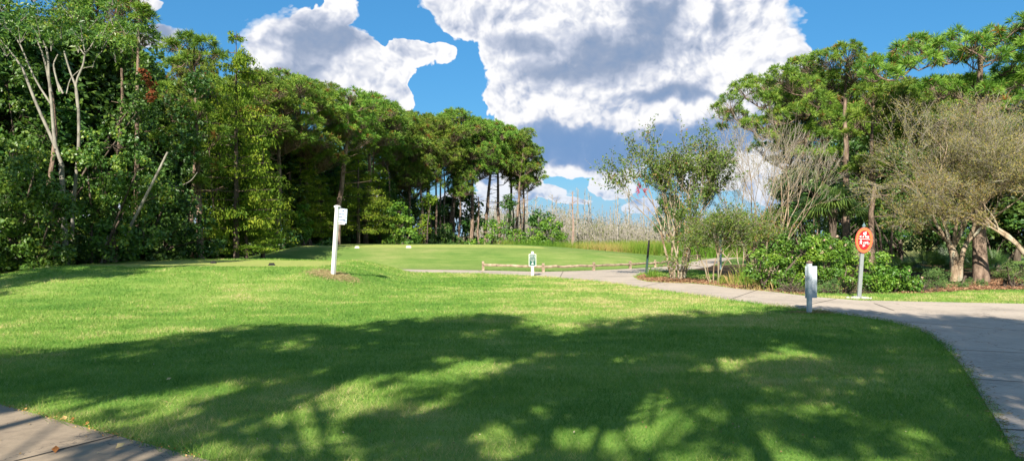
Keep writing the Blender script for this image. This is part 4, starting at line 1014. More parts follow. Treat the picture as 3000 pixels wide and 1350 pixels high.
pine_px(222, 2560, 31, [(2520, 350, 34), (2580, 330, 38), (2640, 340, 38), (2600, 400, 36), (2560, 430, 28), (2540, 480, 30), (2510, 500, 26), (2580, 500, 24), (2680, 380, 34), (2620, 280, 36), (2540, 280, 34), (2700, 320, 34), (2490, 400, 22), (2660, 290, 30)],
        270, 0.13, 'lower bright pine between the long brown trunk and the wide crape myrtle', 0.26, 0.013, 30, 75, dspread=1.2)
pine_px(223, 2875, 27, [(2610, 185, 28), (2650, 150, 30), (2700, 130, 34), (2750, 150, 32), (2800, 120, 34), (2850, 135, 34), (2900, 115, 36), (2950, 140, 34), (3000, 110, 36), (3010, 180, 34), (2720, 180, 28), (2850, 175, 24), (2680, 160, 30), (2775, 175, 28), (2820, 160, 28), (2925, 165, 28), (2640, 200, 24), (2965, 185, 26), (2590, 215, 24), (2560, 200, 26), (2540, 230, 22), (2620, 225, 22),
        (2990, 70, 26), (3040, 140, 40), (3060, 220, 40), (2960, 250, 36), (2900, 270, 36), (2850, 250, 30), (2780, 260, 34), (2730, 250, 26), (3000, 300, 36), (2990, 240, 20), (2670, 190, 20), (2930, 210, 18), (3080, 60, 44)],
        95, 0.24, 'big near pine spreading long dark boughs across the upper right corner', 0.28, 0.012, 38, 75, dspread=1.5, c0=0.7)

for i, (px, d, top, wide, lab) in enumerate([(2440, 47, 205, 1.5, 'farther pine filling the gap left of the long brown trunk crown'), (2640, 46, 225, 1.5, 'farther pine filling the gap under the near boughs at the right'),
                                             (2770, 44, 215, 1.4, 'farther pine behind the top of the wide crape myrtle'), (2950, 42, 190, 1.4, 'farther pine behind the near boughs at the right edge'), (2300, 52, 330, 1.2, 'small farther pine behind the bare crape myrtle')]):
    pine_at(px, d, top, i, lab, wide)
# dark broadleaf backdrop on the right
G_R = 'dark broadleaf trees behind the right hand garden bed'
for i, (px, d, top, wide) in enumerate([(2330, 41, 520, 0.9), (2400, 40, 430, 0.9), (2470, 43, 380, 1.0), (2560, 44, 420, 1.0), (2640, 42, 400, 1.0), (2720, 44, 380, 1.1), (2800, 42, 360, 1.1), (2880, 40, 330, 1.1), (2960, 38, 330, 1.2), (3050, 36, 300, 1.2), (2350, 50, 460, 1.0), (2620, 54, 380, 1.3), (2800, 52, 340, 1.3), (2980, 50, 330, 1.4), (2270, 50, 600, 1.0), (3150, 34, 200, 1.4), (2450, 56, 420, 1.2)]):
    scaled_at('broadleaf_tree', BV, i, px, d, top, 8.2, wide, 'dark broadleaf tree closing the view behind the right garden bed', 'tree', G_R)
G_M = 'leafy trees behind the crape myrtles, beyond the bend of the path'
for i, (px, d, top, wide) in enumerate([(1960, 66, 560, 0.8), (2040, 60, 600, 0.8), (2100, 62, 620, 0.9), (2170, 58, 610, 0.9), (2240, 54, 620, 0.9), (2010, 72, 600, 1.0)]):
    x = (px - 1500) / F * d
    scaled_at('leafy_tree', CV if i % 2 else BV, i, px, d, top, 8.0, wide, 'soft green tree beyond the bend of the path', 'tree', G_M)
hull_thing('shrub', 'dense dark holly like shrub right behind the bare crape myrtle', 'shrub', 231, 2380, [(2340, 600, 30), (2380, 560, 34), (2400, 620, 34), (2350, 660, 34), (2410, 680, 34), (2310, 640, 24), (2300, 690, 26), (2420, 540, 26), (2360, 700, 30), (2450, 620, 26)], 36, 0.13, 0.6, 0.26, M['broad'])
hull_thing('shrub', 'mid green small leaved tree hanging over the red oval sign', 'tree', 232, 2600, [(2540, 590, 28), (2580, 570, 30), (2600, 620, 28), (2560, 640, 26), (2630, 580, 30), (2660, 610, 28), (2520, 640, 20), (2600, 660, 16), (2640, 650, 20), (2540, 540, 24), (2700, 590, 24)], 33, 0.13, 0.42, 0.25, M['vine'])
hull_thing('shrub', 'dark wall of shrubs far back between the red oval sign and the forked crape myrtle', 'shrub', 233, 2680, [(2560, 720, 28), (2610, 700, 32), (2660, 710, 30), (2720, 700, 32), (2770, 690, 34), (2600, 660, 24), (2690, 660, 28), (2740, 650, 26), (2520, 700, 24)], 39, 0.15, 0.6, 0.3, M['broad'])
hull_thing('shrub', 'dark wall of shrubs behind the two crape myrtles at the right edge', 'shrub', 234, 2900, [(2840, 700, 34), (2890, 690, 36), (2940, 700, 36), (2990, 690, 40), (3040, 700, 40), (2870, 650, 30), (2960, 650, 34)], 37, 0.15, 0.6, 0.3, M['broad'])
# ------------------------------------------------------------------ hedge and low plants of the garden bed
def bush(name, label, cat, seed, base, spec, d, leaf, mat, sub=0.17, dens=0.75, flowers=0, **kw):
    e, S, C = hull_thing(name, label, cat, seed, base, spec, d, leaf, dens, sub, mat, stems=8, **kw)
    if flowers:
        rng = np.random.default_rng(seed + 5); k = rng.permutation(len(C))[:flowers]; cen = C[k] + np.array([0, 0, sub * 0.7]) + rng.normal(size=(len(k), 3)) * 0.05 + np.array([0, -sub * .8, 0])
        idx = np.repeat(np.arange(len(cen)), 10); p = cen[idx] + rng.normal(size=(len(idx), 3)) * 0.018
        mk('flowers', [leaves(rng, p, rng.normal(size=p.shape) + np.array([0, -1, 1]), 0.024, 0.9)], M['flower'], e)
    return e
bush('lantana_bush', 'left end of the flowering hedge, beside the bare crape myrtle', 'hedge', 241, 2270, [(2230, 760, 34), (2260, 800, 38), (2300, 760, 40), (2250, 830, 26), (2310, 820, 34), (2220, 790, 24), (2350, 740, 32), (2290, 720, 22), (2280, 780, 36), (2330, 790, 34), (2330, 835, 24), (2285, 835, 22)], 23.2, 0.07, M['bush'], flowers=14)
bush('lantana_bush', 'tallest part of the flowering hedge, below the palm and the brown pine trunk', 'hedge', 242, 2430, [(2360, 720, 34), (2400, 710, 36), (2440, 720, 38), (2480, 730, 36), (2370, 780, 40), (2420, 780, 40), (2480, 790, 38), (2520, 750, 28), (2460, 830, 26), (2430, 815, 30), (2500, 830, 26), (2410, 750, 36), (2460, 765, 36), (2380, 830, 28), (2530, 800, 32), (2350, 790, 30)], 23.6, 0.07, M['bush'], flowers=30)
bush('lantana_bush', 'right end of the flowering hedge, right of the red oval sign', 'hedge', 243, 2600, [(2560, 790, 32), (2600, 800, 34), (2640, 810, 30), (2560, 830, 28), (2620, 840, 24), (2590, 830, 28), (2540, 815, 26), (2650, 835, 24), (2620, 815, 28), (2580, 770, 24), (2680, 835, 16)], 23.0, 0.07, M['bush'], flowers=18)
for i, (lab, base, spec, d) in enumerate([
    ('low feathery green shrub in front of the flowering hedge', 2410, [(2410, 835, 22), (2440, 840, 20), (2460, 845, 16), (2385, 845, 14)], 22.3),
    ('bright feathery shrub left of the forked crape myrtle trunk', 2740, [(2695, 830, 20), (2735, 800, 20), (2720, 820, 24), (2750, 815, 26), (2770, 830, 24), (2740, 840, 22), (2710, 845, 14), (2765, 805, 18)], 23.6),
    ('small feathery shrub at the foot of the forked crape myrtle', 2830, [(2815, 838, 14), (2830, 832, 12), (2850, 826, 14), (2880, 824, 12)], 24.5),
    ('grey green grassy shrub near the right edge on the mulch', 2960, [(2920, 790, 22), (2950, 780, 26), (2980, 800, 28), (2950, 815, 18), (3000, 790, 24), (3010, 820, 24), (3040, 800, 30)], 24.5)]):
    bush('low_shrub', lab, 'shrub', 251 + i, base, spec, d, 0.06, M['juniper'], 0.15, 0.55, aspect=0.3)
# brown twiggy shrub
def twiggy(name, label, seed, px, py, d, r, n, mat, leafmat_=None):
    rng = np.random.default_rng(seed); b = np.array([(px - 1500) / F * d, d, hz((px - 1500) / F * d, d)])
    A = rng.normal(size=(n, 3)) * np.array([0.12, 0.1, 0]) ; T = sph(rng, n); T[:, 2] = np.abs(T[:, 2]) * 0.7 + 0.05
    Mi = A + T * r * rng.uniform(0.4, 0.7, (n, 1)); E = Mi + norm(T + rng.normal(size=(n, 3)) * 0.5) * r * rng.uniform(0.3, 0.6, (n, 1)); E[:, 2] = np.maximum(E[:, 2], 0.03)
    E2 = E + norm(T + rng.normal(size=(n, 3)) * 0.8) * r * 0.25; E3 = Mi + norm(T + rng.normal(size=(n, 3)) * 0.9) * r * 0.35
    e = empty(name, tuple(b), label, 'shrub'); mk('branches', [sticks(A, Mi, 0.012, 0.008)[:2], sticks(Mi, E, 0.008, 0.005)[:2], sticks(E, E2, 0.005, 0.003)[:2], sticks(Mi, E3, 0.006, 0.003)[:2]], mat, e)
    if leafmat_: p = np.concatenate([E2, E3, E])[rng.integers(0, 3 * n, n * 3)] + rng.normal(size=(n * 3, 3)) * 0.04; mk('foliage', [leaves(rng, p, rng.normal(size=p.shape), 0.04, 0.5)], leafmat_, e)
twiggy('twiggy_shrub', 'dry leafless twiggy shrub between the hedge end and the feathery shrub', 261, 2680, 850, 22.8, 0.55, 70, M['bark_dark'])
twiggy('twiggy_shrub', 'brown half dead low shrub left of the red sign post', 262, 2470, 855, 22.0, 0.42, 110, M['bark_dark'], M['olive'])
twiggy('twiggy_shrub', 'tangle of dry stems under the left end of the hedge', 263, 2320, 850, 22.2, 0.45, 70, M['bark_dark'])

# fan palms
def fan_palm(name, label, cat, seed, base, z, nfr, L, leaf, droop, stem=True, spread=1.0):
    rng = np.random.default_rng(seed); V, Fc, vv = [], [], []; pet = []
    for i in range(nfr):
        a = i * 2.4 + rng.uniform(-.3, .3); t_ = rng.uniform(0.15, 1.0) ** 0.7 * spread; dv = norm(np.array([math.cos(a) * t_, math.sin(a) * t_, 1.1 - 1.15 * t_]))
        P = np.array([0, 0, z]) + dv * L * rng.uniform(0.7, 1.1) * np.linspace(0, 1, 4)[:, None]; P[:, 2] -= droop * 0.25 * L * np.linspace(0, 1, 4) ** 2
        pet.append(tube(P, [0.016, 0.012, 0.01, 0.008], 4)); o = P[-1]; sd_ = norm(np.cross(dv, [0, 0, 1.0])); upv = np.cross(sd_, dv)
        vb = rng.uniform(0.15, 0.75)
        for k in range(30):
            th = (k / 29 - 0.5) * 4.2; ld = norm(dv * math.cos(th) + sd_ * math.sin(th) + upv * 0.12); Lk = leaf * (0.75 + 0.25 * math.cos(th)) * rng.uniform(0.85, 1.1)
            nrm = norm(np.cross(ld, upv)) * 0.014 * (leaf / 0.6)
            m_ = o + ld * Lk * 0.55; e_ = m_ + ld * Lk * 0.4 - np.array([0, 0, droop * Lk * rng.uniform(0.3, 0.6)])
            j = len(V); V += [o, m_ - nrm, e_, m_ + nrm]; Fc.append([j, j + 1, j + 2, j + 3]); vv += [np.clip(vb + rng.normal() * .08, 0, .9)] * 4
    e = empty(name, tuple(base), label, cat)
    if stem:
        k = np.linspace(0, 1, 7); mk('trunk', [tube(np.c_[np.zeros(7), np.zeros(7), k * (z + 0.05) - 0.1], np.where(np.arange(7) > 4, 0.17, 0.14), 9)], M['bark_dark'], e, True)
    mk('leaf_stalks', pet, M['palm'], e, True); mk('fronds', [(np.array(V), np.array(Fc), np.array(vv))], M['palm'], e)
    return e
D = 32; b = (2440 - 1500) / F * D
fan_palm('cabbage_palm', 'cabbage palm with long drooping fronds left of the brown pine trunk', 'palm', 271, (b, D, 0), (690 - 610) / F * D + 1.6, 30, 0.75, 1.05, 0.95, True)
rng = np.random.default_rng(272)
pal = [(2640, 30, 0.75, 'palmetto clump with pale spiky fans just right of the red oval sign'), (2690, 29.5, 0.9, 'palmetto clump immediately left of the forked crape myrtle'), (2740, 31, 1.0, 'taller palmetto behind the forked crape myrtle trunk'),
       (2860, 29.5, 0.95, 'palmetto clump right of the forked crape myrtle'), (2910, 31, 0.9, 'palmetto clump near the thick dark pine trunk'), (2770, 33, 1.0, 'shaded palmetto farther back behind the forked trunk'), (2830, 33, 1.05, 'shaded palmetto deep between the two crape myrtles')]
for i, (px, d, s, lab) in enumerate(pal):
    x = (px - 1500) / F * d; fan_palm('palmetto', lab, 'palmetto', 273 + i, (x, d, 0), 0.25, 20, 0.62 * s, 0.62 * s, 0.25, False)
x = (640 - 1500) / F * 37; fan_palm('palmetto', 'small bright palmetto at the dark edge of the left wood', 'palmetto', 281, (x, 37, hz(x, 37)), 0.2, 14, 0.45, 0.5, 0.15, False)
x = (672 - 1500) / F * 37; fan_palm('palmetto', 'second small palmetto, lower and right of the bright one in the left wood', 'palmetto', 282, (x, 37, hz(x, 37)), 0.1, 12, 0.38, 0.4, 0.2, False)

# ornamental grass tufts
def grass_tuft(label, seed, px, py, n, L, w=0.012, v0=0.3, d=None, sp=0.12):
    p = hit(px, py); rng = np.random.default_rng(seed); A = rng.normal(size=(n, 3)) * np.array([sp, sp, 0]); A[:, 2] = -0.02
    a = rng.uniform(0, 6.28, n); t_ = rng.uniform(0.05, 0.7, n); l = L * rng.uniform(0.5, 1.1, n)
    Mi = A + np.stack([np.cos(a) * t_ * l * .4, np.sin(a) * t_ * l * .4, l * .6], 1); E = Mi + np.stack([np.cos(a) * t_ * l * .6, np.sin(a) * t_ * l * .6, l * (.4 - t_ * .35)], 1)
    s = norm(np.cross(E - A, rng.normal(size=(n, 3)))) * w / 2
    V = np.stack([A - s, A + s, Mi + s, E, Mi - s], 1).reshape(-1, 3); o = np.arange(n)[:, None] * 5
    ob = mk('grass_tuft', [(V, o + np.array([[0, 1, 2, 3, 4]]), np.repeat(np.clip(v0 + rng.normal(size=n) * .15, 0, .93), 5))], M['marshgrass'], None, False, tuple(p)); tag(ob, label, 'grass')
grass_tuft('upright bright green grass tuft at the foot of the dark slanted post', 291, 1903, 815, 60, 0.55, v0=0.1)
grass_tuft('second bright grass tuft right of the one by the dark slanted post', 292, 1919, 815, 45, 0.5, v0=0.15)
grass_tuft('arching yellow green grass tuft left of the flowering hedge', 293, 2200, 838, 160, 0.85, v0=0.2, sp=0.2)
grass_tuft('straw coloured grass tuft on the mulch between small crape myrtle and hedge', 294, 2160, 836, 150, 0.55, v0=0.6, sp=0.25)
grass_tuft('low straw grass at the left foot of the flowering hedge', 295, 2245, 848, 180, 0.35, v0=0.75, sp=0.35)
grass_tuft('weedy grass at the base of the small bushy crape myrtle', 296, 2120, 834, 90, 0.40, v0=0.35, sp=0.2)

# mulch
def mulch(name, P, n, seed, label, s=0.10, hump=0.05):
    rng = np.random.default_rng(seed); P = np.asarray(P); lo, hi = P.min(0), P.max(0); q = rng.uniform(lo, hi, (n * 8, 2)); q = q[inpoly(q[:, 0], q[:, 1], P)][:n]
    p = np.c_[q, H(q[:, 0], q[:, 1]) + rng.uniform(0.004, hump, len(q)) * np.minimum(1, dpoly(q[:, 0], q[:, 1], P) / 0.3)]
    o = mk(name, [leaves(rng, p, rng.normal(size=p.shape) * .6 + np.array([0, 0, 1]), s, 0.22)], M['mulch']); tag(o, label, 'mulch', kind='stuff')
M['mulch'] = leafmat('reddish brown mulch', [(0, (0.12, 0.055, 0.03)), (0.5, (0.27, 0.14, 0.08)), (0.9, (0.42, 0.27, 0.17))], 0.1, 0.9, 0.1, 0.0)
mulch('mulch', MULCH1, 9000, 301, 'reddish brown bark mulch edging the path under the crape myrtles')
mulch('mulch', np.array(G2([(2620, 858), (2720, 857), (2840, 851), (3000, 847), (3300, 850), (3300, 805), (2960, 812), (2860, 822), (2740, 838)])), 14000, 302, 'reddish brown pine straw on the garden bed at the right', 0.11)

# ------------------------------------------------------------------ trees standing behind the viewpoint: they cast the shade on the lawn
SV = []
for sd_, rw_, per_ in ((401, 2.7, 105), (402, 2.4, 90)):
    rng = np.random.default_rng(sd_); C = sph(rng, 34) * rng.uniform(0.35, 1.0, (34, 1)) * np.array([rw_, rw_, rw_ * 0.62]) + np.array([0, 0, 11.0]); Rr = rng.uniform(0.45, 0.95, 34)
    w_ = [tube([[0, 0, -.2], [0.25, 0.1, 4], [-0.1, 0, 7.5], [0, 0, 10.5]], [0.12, 0.10, 0.08, 0.05], 8), sticks(np.tile([0, 0, 8.8], (34, 1)) + rng.normal(size=(34, 3)) * .3, C, 0.06, 0.02)[:2]]
    SV.append((make_mesh('trunk', w_, M['bark_pine'], True), make_mesh('crown', [clump_leaves(rng, C, Rr, (per_ * (Rr / .7) ** 2).astype(int), 0.26, 0.55, 0.7, 0.2)], M['broad'])))
sv = Vector((sdir.x, sdir.y)) / math.tan(1e-9 + R(SUN_EL)) / math.hypot(sdir.x, sdir.y)
SV3 = []
rng = np.random.default_rng(405); C = sph(rng, 26) * rng.uniform(0.5, 1.0, (26, 1)) * np.array([2.9, 2.9, 1.7]) + np.array([0, 0, 11.0]); Rr = rng.uniform(0.3, 0.62, 26)
w_ = [tube([[0, 0, -.2], [0.25, 0.1, 4], [-0.1, 0, 7.5], [0, 0, 10.5]], [0.09, 0.08, 0.06, 0.04], 8), sticks(np.tile([0, 0, 8.8], (26, 1)) + rng.normal(size=(26, 3)) * .3, C, 0.045, 0.015)[:2]]
SV.append((make_mesh('trunk', w_, M['bark_pine'], True), make_mesh('crown', [clump_leaves(rng, C, Rr, (130 * (Rr / .6) ** 2).astype(int), 0.22, 0.55, 0.7, 0.2)], M['broad'])))
shade = [(-2.2, 7.9, 2, .75), (0.9, 7.3, 2, .75), (3.6, 7.4, 2, .8), (1.0, 9.9, 2, .8), (6.8, 8.2, 2, .8), (-8.2, 8.9, 0, 0.62), (-6.6, 9.3, 1, .6), (-4.9, 10.2, 1, 0.72), (-3.1, 12.0, 0, 0.9), (-1.0, 12.8, 1, 0.95), (1.4, 11.6, 0, 0.8), (3.4, 13.6, 1, 0.9), (5.6, 13.6, 0, 0.95), (6.4, 15.6, 1, 0.6), (7.6, 12.6, 1, 1.0), (9.8, 12.2, 0, 1.0), (12, 12.0, 1, 1.0),
         (-14.2, 20.4, 1, 0.8), (-17, 21.0, 0, 0.9), (1.2, 8.8, 1, .6), (4.0, 9.2, 0, .6), (-4.6, 8.9, 0, .5), (6.4, 9.8, 1, .55), (9.4, 9.2, 2, .8)]
for i, (tx, ty, k, s) in enumerate(shade):
    zz = 11.0 * s; x = tx - sv.x * zz; y = ty - sv.y * zz
    inst('shade_tree', SV, k, (x, y, 0), 'tall tree standing behind the viewpoint, shading the near lawn', 'tree', 'shade trees behind the viewpoint', i * 1.1, s)

for i, (x, y, k, s_) in enumerate([(-23.5, 12.5, 0, 1.05), (-26, 15, 1, 1.2), (-16.4, 12.4, 0, 0.95), (-19.6, 12.0, 1, 0.72), (-15.5, 9.0, 0, 0.9)]):
    inst('shade_tree', SV, k, (x, y, 0), 'tall tree left of the view, shading the foot of the left wood', 'tree', 'shade trees left of the view', i * 2.1, s_)
rng = np.random.default_rng(410); C = np.concatenate([sph(rng, 7) * rng.uniform(0.1, 0.5, (7, 1)) * np.array([1, 1, .5]) + np.array([rng.uniform(-2.6, 2.6), rng.uniform(-2, 2), rng.uniform(5.0, 7.0)]) for _ in range(7)]); Rr = rng.uniform(0.18, 0.42, len(C))
w_ = [tube([[0, 0, -.2], [0.1, 0, 3], [0, 0, 6.0]], [0.07, 0.06, 0.04], 7), sticks(np.tile([0, 0, 4.6], (len(C), 1)) + rng.normal(size=(len(C), 3)) * .2, C, 0.035, 0.012)[:2]]
SL = [(make_mesh('trunk', w_, M['bark_pine'], True), make_mesh('crown', [clump_leaves(rng, C, Rr, (150 * (Rr / .4) ** 2).astype(int), 0.16, 0.5, 0.7, 0.2)], M['broad']))]
for i, (tx, ty) in enumerate([(-5.9, 6.6), (-0.4, 6.3), (4.2, 6.6), (7.4, 8.6)]):
    inst('shade_tree', SL, 0, (tx - sv.x * 6, ty - sv.y * 6, 0), 'slight tree standing behind the viewpoint, dappling the nearest grass', 'tree', 'low shade trees behind the viewpoint', i * 1.9, 1.0)

# ------------------------------------------------------------------ paint and signs
def paint(name, c, rough=0.45, wear=0.12):
    return noisemat(name, tuple(q * (1 - wear) for q in c), c, 14, 5, rough, 0.0008, 40, 0.4, lo=0.35, hi=0.6)
M['white'] = paint('white painted wood', (0.66, 0.65, 0.62)); M['white2'] = paint('weathered white paint', (0.60, 0.58, 0.52), 0.6, 0.2)
M['green_sign'] = paint('green enamel', (0.018, 0.085, 0.062), 0.35); M['grey_paint'] = paint('blue grey paint', (0.44, 0.49, 0.53), 0.5)
M['post_grey'] = paint('grey painted post', (0.20, 0.22, 0.22), 0.5); M['cap'] = noisemat('rusty brown cap', (0.07, 0.045, 0.035), (0.17, 0.11, 0.08), 20)
M['panel'] = paint('pale panel', (0.42, 0.50, 0.60), 0.3, 0.06); M['ink'] = paint('dark blue ink', (0.02, 0.04, 0.12), 0.5, 0.0)
M['red'] = paint('red enamel', (0.40, 0.014, 0.018), 0.3, 0.05); M['orange'] = paint('orange yellow enamel', (0.52, 0.19, 0.055), 0.35, 0.08); M['pinkrim'] = paint('coral rim', (0.48, 0.07, 0.05), 0.4, 0.1)
M['maroon'] = paint('maroon', (0.24, 0.05, 0.03), 0.5, 0.1); M['lettering'] = paint('white lettering', (0.62, 0.62, 0.60), 0.4, 0.02)
M['black'] = noisemat('black plastic', (0.012, 0.012, 0.013), (0.03, 0.03, 0.032), 20, rough=0.85, spec=0.1); M['darkgreen'] = paint('dark green paint', (0.03, 0.06, 0.06), 0.35, 0.2)
M['oldwood'] = noisemat('weathered split wood', (0.15, 0.11, 0.075), (0.47, 0.37, 0.27), 5, 6, 0.9, 0.012, 10, 0.1, (1, 1, 1), 0.3, 0.7)
M['teal'] = paint('dull teal back', (0.10, 0.17, 0.18), 0.6); M['stone'] = noisemat('white stone', (0.28, 0.26, 0.22), (0.52, 0.49, 0.44), 12, rough=0.85)

def text(name, s, size, loc, mat, parent, rx=R(90), rz=0, align='CENTER', th=0.002, bold=0.0):
    cu = bpy.data.curves.new(name, 'FONT'); cu.body = s; cu.size = size; cu.align_x = align; cu.align_y = 'CENTER'; cu.extrude = th; cu.offset = bold
    o = bpy.data.objects.new(name, cu); COL.objects.link(o); bpy.context.view_layer.update()
    me = bpy.data.meshes.new_from_object(o.evaluated_get(bpy.context.evaluated_depsgraph_get())); bpy.data.objects.remove(o)
    me.materials.clear(); me.materials.append(mat); t_ = bpy.data.objects.new(name, me); COL.objects.link(t_); t_.parent = parent; t_.location = loc; t_.rotation_euler = (rx, 0, rz); return t_

def plate(ring, y, th, rz=0):
    """flat shape in the XZ plane, thickness along Y"""
    r = np.array(ring, float); n = len(r); V = np.concatenate([np.c_[r[:, 0], np.full(n, y), r[:, 1]], np.c_[r[:, 0], np.full(n, y + th), r[:, 1]]])
    return [(V, np.array([list(range(n))])), (V, np.array([list(range(n, 2 * n))[::-1]])), (V, np.array([[i, n + i, n + (i + 1) % n, (i + 1) % n] for i in range(n)]))]
def oval(a, b, c=(0, 0), n=36): return [(c[0] + a * math.cos(t), c[1] + b * math.sin(t)) for t in np.arange(n) / n * 2 * math.pi]

# tall white hole post, leaning right
p = hit(976, 806); s_ = p[1] / 23.0
e = empty('hole_post', tuple(p), 'tall white square post leaning right with a yardage panel, beside the near tee', 'sign post')
e.rotation_euler = (0, R(3.6), R(0)); Hp = 205 / F * p[1]
mk('post', flat([xform(flat([box(0.108, 0.108, Hp - 0.03, (0, 0, (Hp - 0.03) / 2 - 0.05), 0.012)]), rz=R(-26))]), M['white'], e)
mk('post_cap', flat([xform(flat([box(0.135, 0.135, 0.02, (0, 0, Hp - 0.07), 0.01), box(0.155, 0.155, 0.025, (0, 0, Hp - 0.045), 0.012), prism([(-.07, -.07), (.07, -.07), (.07, .07), (-.07, .07)], Hp - 0.032, Hp - 0.005, (0, 0), 0.5)]), rz=R(-26))]), M['white'], e)
pn = mk('yardage_panel', flat([plate([(0.05, -0.20), (0.29, -0.22), (0.29, 0.20), (0.05, 0.215)], -0.012, 0.024)]), M['panel'], e); pn.location = (0, 0.02, Hp - 0.30)
mk('panel_bracket', flat([box(0.20, 0.03, 0.03, (0.14, 0, 0))]), M['white'], e).location = (0, 0.03, Hp - 0.54)
for q, (l_, r_) in enumerate((('HOLE', '4'), ('PAR', '4'), ('YARDS', '424'))):
    text('panel_text', l_, 0.058, (0.065, -0.016, 0.045 - 0.085 * q), M['ink'], pn, align='LEFT', bold=0.001); text('panel_text', r_, 0.058, (0.275, -0.016, 0.035 - 0.085 * q), M['ink'], pn, align='RIGHT', bold=0.001)
mk('emblem', flat([plate([(0.14, 0.14), (0.17, 0.13), (0.20, 0.13), (0.19, 0.16), (0.165, 0.175), (0.155, 0.155)], -0.016, 0.003)]), M['ink'], pn)
# worn sandy patch round the post
a = np.arange(26) / 26 * 2 * math.pi; rr = 0.95 + 0.25 * np.sin(a * 3 + 1) + 0.15 * np.sin(a * 7)
cx_ = p[0] + np.cos(a) * rr * 0.85; cy_ = p[1] + 0.1 + np.sin(a) * rr * 1.0
rng = np.random.default_rng(311); q_ = rng.normal(size=(5200, 2)) * np.array([0.30, 0.36]) + p[:2]; zq = H(q_[:, 0], q_[:, 1]) + rng.uniform(0.006, 0.028, len(q_))
M['straw'] = leafmat('dry straw', [(0, (0.22, 0.17, 0.08)), (0.9, (0.42, 0.35, 0.19))], 0.2, 0.9, 0.05, 0.0)
tag(mk('dry_grass', [leaves(rng, np.c_[q_, zq], rng.normal(size=(5200, 3)) * .5 + np.array([0, -.3, 1]), 0.07, 0.2)], M['straw']), 'dry sandy straw patch around the foot of the tall white post', 'grass', kind='stuff')
p2 = hit(2371, 917)
q_ = rng.normal(size=(1200, 2)) * np.array([0.28, 0.12]) + p2[:2] + np.array([0.2, 0.08]); ok = ~inpoly(q_[:, 0], q_[:, 1], PATH); q_ = q_[ok]; zq = H(q_[:, 0], q_[:, 1]) + rng.uniform(0.006, 0.03, len(q_))
tag(mk('dry_grass', [leaves(rng, np.c_[q_, zq], rng.normal(size=(len(q_), 3)) * .5 + np.array([0, -.3, 1]), 0.06, 0.2)], M['straw']), 'dry straw at the foot of the grey sign by the path', 'grass', kind='stuff')

# small green notice on a white post
p = hit(1560, 808.5); hh = (808.5 - 736) / F * p[1]
e = empty('notice_sign', tuple(p), 'small green notice with white lettering on a white wooden post by the path', 'sign')
pw = 0.055
ring = [(-pw, -0.05), (pw, -0.05), (pw, hh - 0.03), (pw * .7, hh - .008), (0, hh), (-pw * .7, hh - .008), (-pw, hh - 0.03)]
mk('post', flat([plate(ring, 0, 0.09)]), M['white2'], e)
pl = mk('sign_panel', flat([plate([(-0.145, -0.235), (0.145, -0.235), (0.145, 0.235), (-0.145, 0.235)], -0.022, 0.018)]), M['white'], e); pl.location = (0, 0, hh - 0.345)
mk('green_face', flat([plate([(-0.125, -0.213), (0.125, -0.213), (0.125, 0.213), (-0.125, 0.213)], -0.026, 0.006)]), M['green_sign'], pl)
for q, (s__, z_) in enumerate((('Welcome and', 0.160), ('Golfing Start Bay', 0.105), ('Reservations', 0.025), ('Required', -0.025))):
    text('notice_text', s__, 0.036, (0, -0.029, z_), M['lettering'], pl, bold=0.0012)
mk('emblem', flat([plate([(-0.03, -0.12), (0.0, -0.085), (0.03, -0.075), (0.028, -0.11), (0.012, -0.13)], -0.029, 0.003), plate(oval(0.042, 0.018, (0, -0.155), 16), -0.029, 0.003)]), M['lettering'], pl)

# grey sign seen from behind
p = hit(2371, 917); hh = 150 / F * p[1]
e = empty('grey_sign', tuple(p), 'blue grey square post with a sign board seen from behind, beside the path', 'sign', None, R(16))
pw = 0.085
mk('post', flat([box(pw, pw, hh, (0, 0, hh / 2 - 0.03), 0.008)]), M['grey_paint'], e)
mk('post_cap', flat([box(0.105, 0.105, 0.014, (0, 0, hh - 0.022), 0.01), prism([(-.05, -.05), (.05, -.05), (.05, .05), (-.05, .05)], hh - 0.015, hh + 0.03, (0, 0), 0.12)]), M['cap'], e)
mk('sign_board', flat([box(0.28, 0.022, 0.66, (0.082, 0.0535, hh - 0.42), 0.004)]), M['grey_paint'], e)
# screw heads and dowel in the post's top
mk('bolt', flat([xform(tube([[0, 0, 0], [0, 0, 0.008]], 0.006, 8), rx=R(90), loc=(0.01, -pw / 2 + 0.001, hh - 0.09)), xform([(np.array([[0.006 * math.cos(t), 0.006 * math.sin(t), 0.008] for t in np.arange(8) / 8 * 6.283]), np.array([list(range(8))]))], rx=R(90), loc=(0.01, -pw / 2 + 0.001, hh - 0.09))]), M['cap'], e)

# red oval sign
p = hit(2519, 875); hh = (875 - 655) / F * p[1]; k = p[1] / F
e = empty('oval_sign', tuple(p), 'red oval direction sign with a spotted orange rim on a grey post, leaning right', 'sign')
e.rotation_euler = (0, R(3.9), 0)
zc = hh - (703 - 655) * k; A_, B_ = 25.5 * k, 37.5 * k
mk('post', flat([box(0.095, 0.07, zc + 0.05, (0, 0.05, (zc + 0.05) / 2 - 0.05), 0.008)]), M['post_grey'], e)
fz = zc + B_
prof = [(0.0, 0.055), (0.02, 0.055), (0.03, 0.035), (0.045, 0.03), (0.055, 0.045), (0.075, 0.05), (0.095, 0.035), (0.11, 0.018), (0.13, 0.014), (0.15, 0.004)]
mk('finial', [tube(np.array([[0, 0.05, fz - 0.03 + z_] for z_, _ in prof]), [r_ for _, r_ in prof], 12)], M['teal'], e, True)
mk('finial_post', flat([box(0.09, 0.06, 0.08, (0, 0.05, fz - 0.05), 0.006)]), M['teal'], e)
bd = mk('sign_board', flat([plate(oval(A_, B_), -0.02, 0.03)]), M['pinkrim'], e, True); bd.location = (0, 0, zc)
bd.data.polygons.foreach_set('use_smooth', [False] * len(bd.data.polygons))
